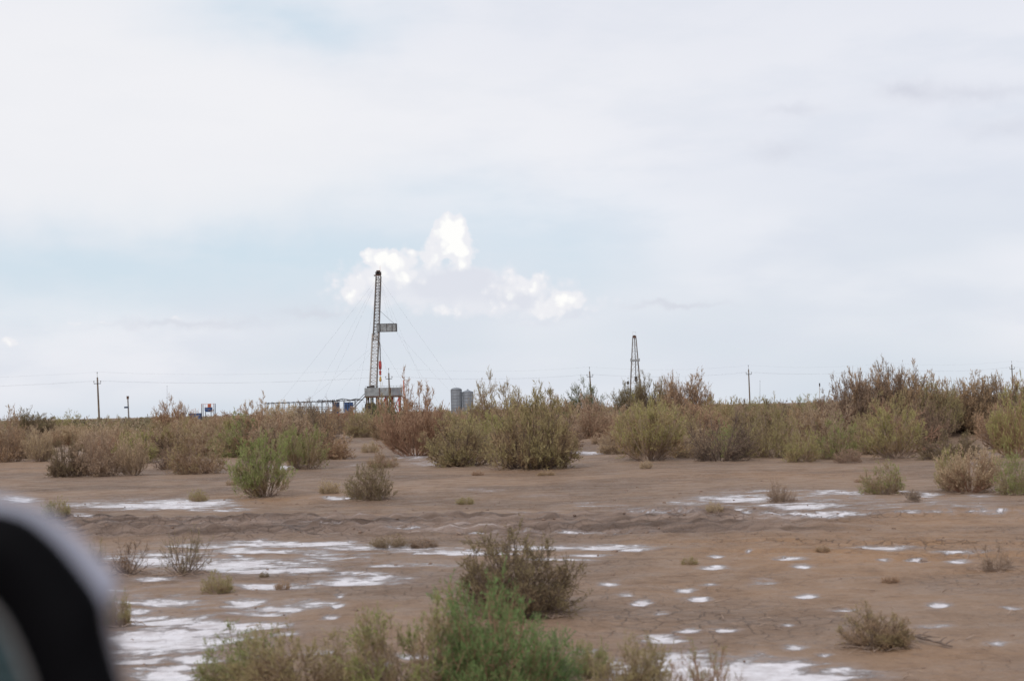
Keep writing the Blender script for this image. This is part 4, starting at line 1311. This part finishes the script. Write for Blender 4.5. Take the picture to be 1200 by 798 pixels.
# ------------------------------------------------------------------ power line
POLES = []
pole_rows = [(113.8, 436, 280, 'first wooden power pole from the left, standing alone on the far left skyline', None),
             (455.4, 431.5, 306, 'wooden power pole standing in front of the drilling rig floor', None),
             (690.6, 430, 332, 'wooden power pole between the silos and the distant derrick, leaning slightly left', None),
             (877.0, 428, 356, 'wooden power pole rising from low brush right of the distant derrick', None),
             (1040.5, 425, 380, 'power pole whose tip alone shows above the brushy mound', None),
             (1185.4, 423, 402, 'last wooden power pole, near the right edge above brown shrubs', None)]
def make_pole(x, ytop, D, lean=0.0):
    t_ = at(x, ytop, D)
    b_ = Vector((t_.x + lean, D, H(t_.x, D)))
    e = empty('power_pole', b_)
    hz = t_.z - b_.z
    shaft_top = hz - .95
    ax = Vector((t_.x, D, t_.z)) - b_
    P = lambda z: b_ + ax * (z / hz)
    MB().bar(b_ - Vector((0, 0, .2)), P(shaft_top), .19, .13, n=10).build('shaft', M['wood'], e)
    MB().bar(P(shaft_top - 1.2) + Vector((.0, -.12, 0)), P(hz - .2), .05, .035, n=6).build('top_pin', M['steel'], e)
    arm = MB()
    wires = []
    az_ = P(hz - 2.1)
    arm.box(az_ + Vector((0, -.2, 0)), (1.3, .1, .12)).build('crossarm', M['dark'], e)
    for s_ in (-.62, .62):
        MB().bar(az_ + Vector((s_, -.2, .05)), az_ + Vector((s_, -.2, .28)), .025, n=5).lathe(az_ + Vector((s_, -.2, .26)), [(.05, 0), (.09, .05), (.06, .12), (.09, .17), (.05, .25)], 8).build('insulator', M['glaze'], e)
        wires.append(az_ + Vector((s_, -.2, .5)))
    MB().lathe(P(hz - .25), [(.05, 0), (.09, .06), (.06, .13), (.08, .19), (.03, .26)], 8).build('insulator', M['glaze'], e)
    wires.append(P(hz))
    POLES.append((e, wires))
    return e
for i, (x, y, D, lb, _) in enumerate(pole_rows):
    e = make_pole(x, y, D, .35 if i in (0, 2) else .12)
    tag(e, lb, 'power pole', 'power poles along the far track')
PW = [p_[1] for p_ in POLES]
d0 = [PW[0][k] - PW[1][k] for k in range(3)]
ends_l = [PW[0][k] + d0[k] for k in range(3)]
ends_r = [PW[-1][k] + (PW[-1][k] - PW[-2][k]) for k in range(3)]
for k, lb in ((2, 'topmost overhead wire running from pole tip to pole tip'), (0, 'lower overhead wire on the left ends of the crossarms'), (1, 'lower overhead wire on the right ends of the crossarms')):
    stops = [ends_l[k]] + [w_[k] for w_ in PW] + [ends_r[k]]
    pts = []
    for a_, b_ in zip(stops[:-1], stops[1:]):
        for i in range(12):
            t = i / 12
            pts.append(a_.lerp(b_, t) - Vector((0, 0, 4 * .8 * t * (1 - t))))
    pts.append(stops[-1])
    o = MB().path(pts, .005, 4).build('power_line', M['wire'])
    tag(o, lb, 'overhead wire')

# ------------------------------------------------------------------ small far things
# little mast with side platform
p_ = at(151, 490, 700); p_.z = H(p_.x, p_.y)
e = empty('service_mast', p_); tag(e, 'tiny far-off service mast with a blue side platform, right of the first pole', 'mast')
tp = at(149.7, 464.5, 700); ft = p_
MB().bar(ft, tp, .42, .30, n=6).build('mast_tube', M['mast'], e)
MB().box(tp + Vector((0, 0, -.5)), (.9, .8, 1.3)).build('crown', M['brown'], e)
q_ = at(148.2, 477.3, 700)
MB().box(q_, (1.8, 1.2, .75)).build('platform', M['navy'], e)
# thin aerial masts
for x, yt, D, lb in ((195.8, 452, 500, 'very thin whip aerial above the brown upright shrub'), (890.6, 446, 500, 'very thin aerial just right of the pole beyond the low brush'), (960.4, 449, 430, 'short thin post with dark tip left of the brushy mound')):
    p_ = at(x, 480, D); p_.z = H(p_.x, p_.y)
    t_ = at(x, yt, D)
    e = empty('aerial', p_); tag(e, lb, 'aerial')
    MB().bar(p_, t_, .07 if x < 950 else .13, .03 if x < 950 else .10, n=6).build('rod', M['wire'] if x < 950 else M['pipe'], e)
    MB().bar(t_ + Vector((0, 0, -.9 if x > 950 else -.25)), t_ + Vector((0, 0, .02)), .17 if x > 950 else .06, n=6).build('tip', M['dark'], e)
# blue elevated hopper
BD = 430.0
bs = BD / FPX
p_ = at(244.5, 489, BD); p_.z = H(p_.x, p_.y)
e = empty('elevated_hopper', p_); tag(e, 'blue hopper raised on dark posts with orange rails on the left skyline', 'hopper')
tz = at(244.5, 477.5, BD).z
r_ = 4.6 * bs
MB().lathe((p_.x, p_.y, at(244.5, 482.6, BD).z), [(r_ * .8, 0), (r_, .5), (r_, tz - at(244.5, 482.6, BD).z), (r_ * 1.03, tz - at(244.5, 482.6, BD).z + .05)], 18).build('tank', M['blue'], e)
for sx in (-7.2, 7.2):
    for sy in (-1, 1):
        MB().bar((p_.x + sx * bs, p_.y + sy, p_.z), (p_.x + sx * bs, p_.y + sy, at(244.5, 473, BD).z), .10, n=5).build('post', M['dark'] if sx < 0 else M['navy'], e)
for sx in (-3.5, 3.0):
    MB().bar((p_.x + sx * bs, p_.y, p_.z), (p_.x + sx * bs, p_.y, at(244.5, 482.6, BD).z), .11, n=5).build('leg', M['dark'], e)
mb = MB(); zr = at(244.5, 473.2, BD).z
for sy in (-1, 1):
    mb.bar((p_.x - 7 * bs, p_.y + sy, zr), (p_.x + 7 * bs, p_.y + sy, zr), .04, n=4)
for sx in (-7, -3, 0, 3, 7): mb.bar((p_.x + sx * bs, p_.y - 1.05, tz), (p_.x + sx * bs, p_.y - 1.05, zr), .045, n=4)
mb.build('rail', M['orange'], e)
MB().box((p_.x + .1, p_.y, tz + .5), (.55, .6, .95)).box((p_.x + .55, p_.y, tz + .55), (.3, .5, 1.05)).build('pump_motor', M['orange'], e)
# low blue container with posts
p_ = at(229, 489, BD); p_.z = H(p_.x, p_.y)
e = empty('container', p_); tag(e, 'low blue container with thin upright posts left of the raised hopper', 'container')
tz = at(229, 484.6, BD).z
MB().box((p_.x, p_.y, (p_.z + tz) / 2), (13.5 * bs, 2.4, tz - p_.z)).build('body', M['blue'], e)
MB().box((p_.x, p_.y, tz + .05), (13.7 * bs, 2.5, .1)).build('lid', M['navy'], e)
for sx in (-5.5, -3.2, -1.2, 1.0, 4.8):
    MB().bar((p_.x + sx * bs, p_.y - 1.1, tz + .1), (p_.x + sx * bs, p_.y - 1.1, tz + 1.35), .035, n=4).build('post', M['orange'], e)
# dark small box
p_ = at(266, 488, BD); p_.z = H(p_.x, p_.y)
tz = at(266, 485.4, BD).z
o = MB().box((p_.x, p_.y, (p_.z + tz) / 2), (2.3 * bs, .8, tz - p_.z)).box((p_.x, p_.y, tz + .04), (2.6 * bs, .9, .08)).build('equipment_box', M['dark'])
tag(o, 'small black equipment box on the skyline right of the raised hopper', 'box')

# ------------------------------------------------------------------ car wing mirror, close to the lens
MD = 0.80
OUT = [(-140, 556), (-60, 566), (0, 582), (42, 594), (84, 622), (112, 648), (134, 671), (139, 684), (135, 697), (131, 716), (137, 745), (145, 780), (152, 820), (153, 880), (144, 950), (120, 1010), (60, 1050), (-60, 1070), (-220, 1066), (-330, 1035), (-370, 960), (-378, 850), (-360, 720), (-320, 630), (-240, 571)]
def dens(pts, n=4):
    res = []
    m_ = len(pts)
    for i in range(m_):
        p0, p1, p2, p3 = (np.array(pts[(i + k) % m_], float) for k in (-1, 0, 1, 2))
        for s in range(n):
            t = s / n
            res.append(.5 * ((2 * p1) + (-p0 + p2) * t + (2 * p0 - 5 * p1 + 4 * p2 - p3) * t * t + (-p0 + 3 * p1 - 3 * p2 + p3) * t ** 3))
    return np.array(res)
OUTD = dens(OUT)
BEZ = dens([(-140, 578), (-60, 588), (0, 596), (33, 606), (66, 632), (92, 662), (114, 692), (123, 712), (127, 738), (134, 764), (142, 792), (148, 825), (151, 855), (150, 890), (142, 950), (117, 1006), (52, 1036), (-60, 1054), (-214, 1050), (-316, 1022), (-352, 955), (-360, 850), (-344, 730), (-306, 652), (-232, 602)])
TRO = dens([(-140, 648), (-90, 652), (-60, 664), (-34, 684), (-8, 706), (12, 734), (28, 768), (42, 806), (52, 850), (54, 890), (46, 940), (24, 978), (-20, 1000), (-90, 1012), (-200, 1008), (-278, 986), (-304, 940), (-310, 850), (-298, 750), (-266, 690), (-214, 658), (-190, 652), (-175, 649), (-165, 648), (-152, 648)])
cmid = np.array([-120., 840.])
def ringpts(pp, D, sc=1.0, shift=(0, 0)):
    return [at(*(cmid + (q - cmid) * sc + np.array(shift)), D) for q in pp]
def loft(rings, cap0=False, cap1=False):
    mb = MB(); n = len(rings[0])
    for r_ in rings: mb.v.extend(tuple(p) for p in r_)
    for i in range(len(rings) - 1):
        for k in range(n):
            a = i * n
            mb.f.append((a + k, a + (k + 1) % n, a + n + (k + 1) % n, a + n + k))
    if cap0: mb.f.append(tuple(reversed(range(n))))
    if cap1: mb.f.append(tuple((len(rings) - 1) * n + k for k in range(n)))
    return mb
base = at(-120, 1075, MD + .05)
wm = empty('wing_mirror', base)
tag(wm, 'black wing mirror with silver-grey top edge, out of focus at the lower left corner', 'car mirror')
M['car_silver'] = paint('car_silver_paint', (.38, .38, .45), .28, .3, .04, 3)
M['plastic'] = paint('black_plastic', (.003, .003, .004), .6, 0, .1, 6, spec=.05)
M['trim'] = paint('trim_metal', (.22, .21, .21), .5, .3, .08, 6)
m, nt, out = new_mat('mirror_glass')
b = nt.nodes.new('ShaderNodeBsdfPrincipled')
b.inputs['Base Color'].default_value = (.10, .19, .25, 1); b.inputs['Metallic'].default_value = 1; b.inputs['Roughness'].default_value = .04
nt.links.new(b.outputs[0], out.inputs[0])
M['mirror'] = m
loft([ringpts(BEZ, MD + .006, 1.0), ringpts(OUTD, MD + .018, 1.0), ringpts(OUTD, MD + .045, 1.0), ringpts(OUTD, MD + .09, .93), ringpts(OUTD, MD + .12, .74), ringpts(OUTD, MD + .13, .4)], False, True).build('housing', M['car_silver'], wm, True)
loft([ringpts(BEZ, MD + .010, .985), ringpts(BEZ, MD + .004, 1.0), ringpts(BEZ, MD - .004, .965), ringpts(TRO, MD + .006, 1.0), ringpts(TRO, MD + .02, .99)]).build('bezel', M['plastic'], wm, True)
loft([ringpts(TRO, MD + .012, .995), ringpts(TRO, MD + .004, .985), ringpts(TRO, MD + .004, .95), ringpts(TRO, MD + .012, .94)]).build('trim', M['trim'], wm, True)
loft([ringpts(TRO, MD + .011, .938), ringpts(TRO, MD + .0105, .5)], False, True).build('glass', M['mirror'], wm, True)
pa = at(-120, 1040, MD + .06)
MB().path([pa, pa + Vector((-.03, -.03, -.06)), pa + Vector((-.08, -.12, -.13)), pa + Vector((-.12, -.25, -.17))], [.035, .032, .035, .05], 12).build('arm', M['plastic'], wm, True)

# ------------------------------------------------------------------ render settings
scene.render.engine = 'CYCLES'
scene.cycles.use_denoising = True
scene.cycles.max_bounces = 7
scene.cycles.diffuse_bounces = 6
scene.cycles.transparent_max_bounces = 4
scene.cycles.caustics_reflective = False
scene.cycles.caustics_refractive = False
scene.view_settings.view_transform = 'Standard'
scene.view_settings.look = 'None'
scene.view_settings.exposure = 0.0
scene.view_settings.gamma = 1.0
scene.view_settings.use_curve_mapping = False
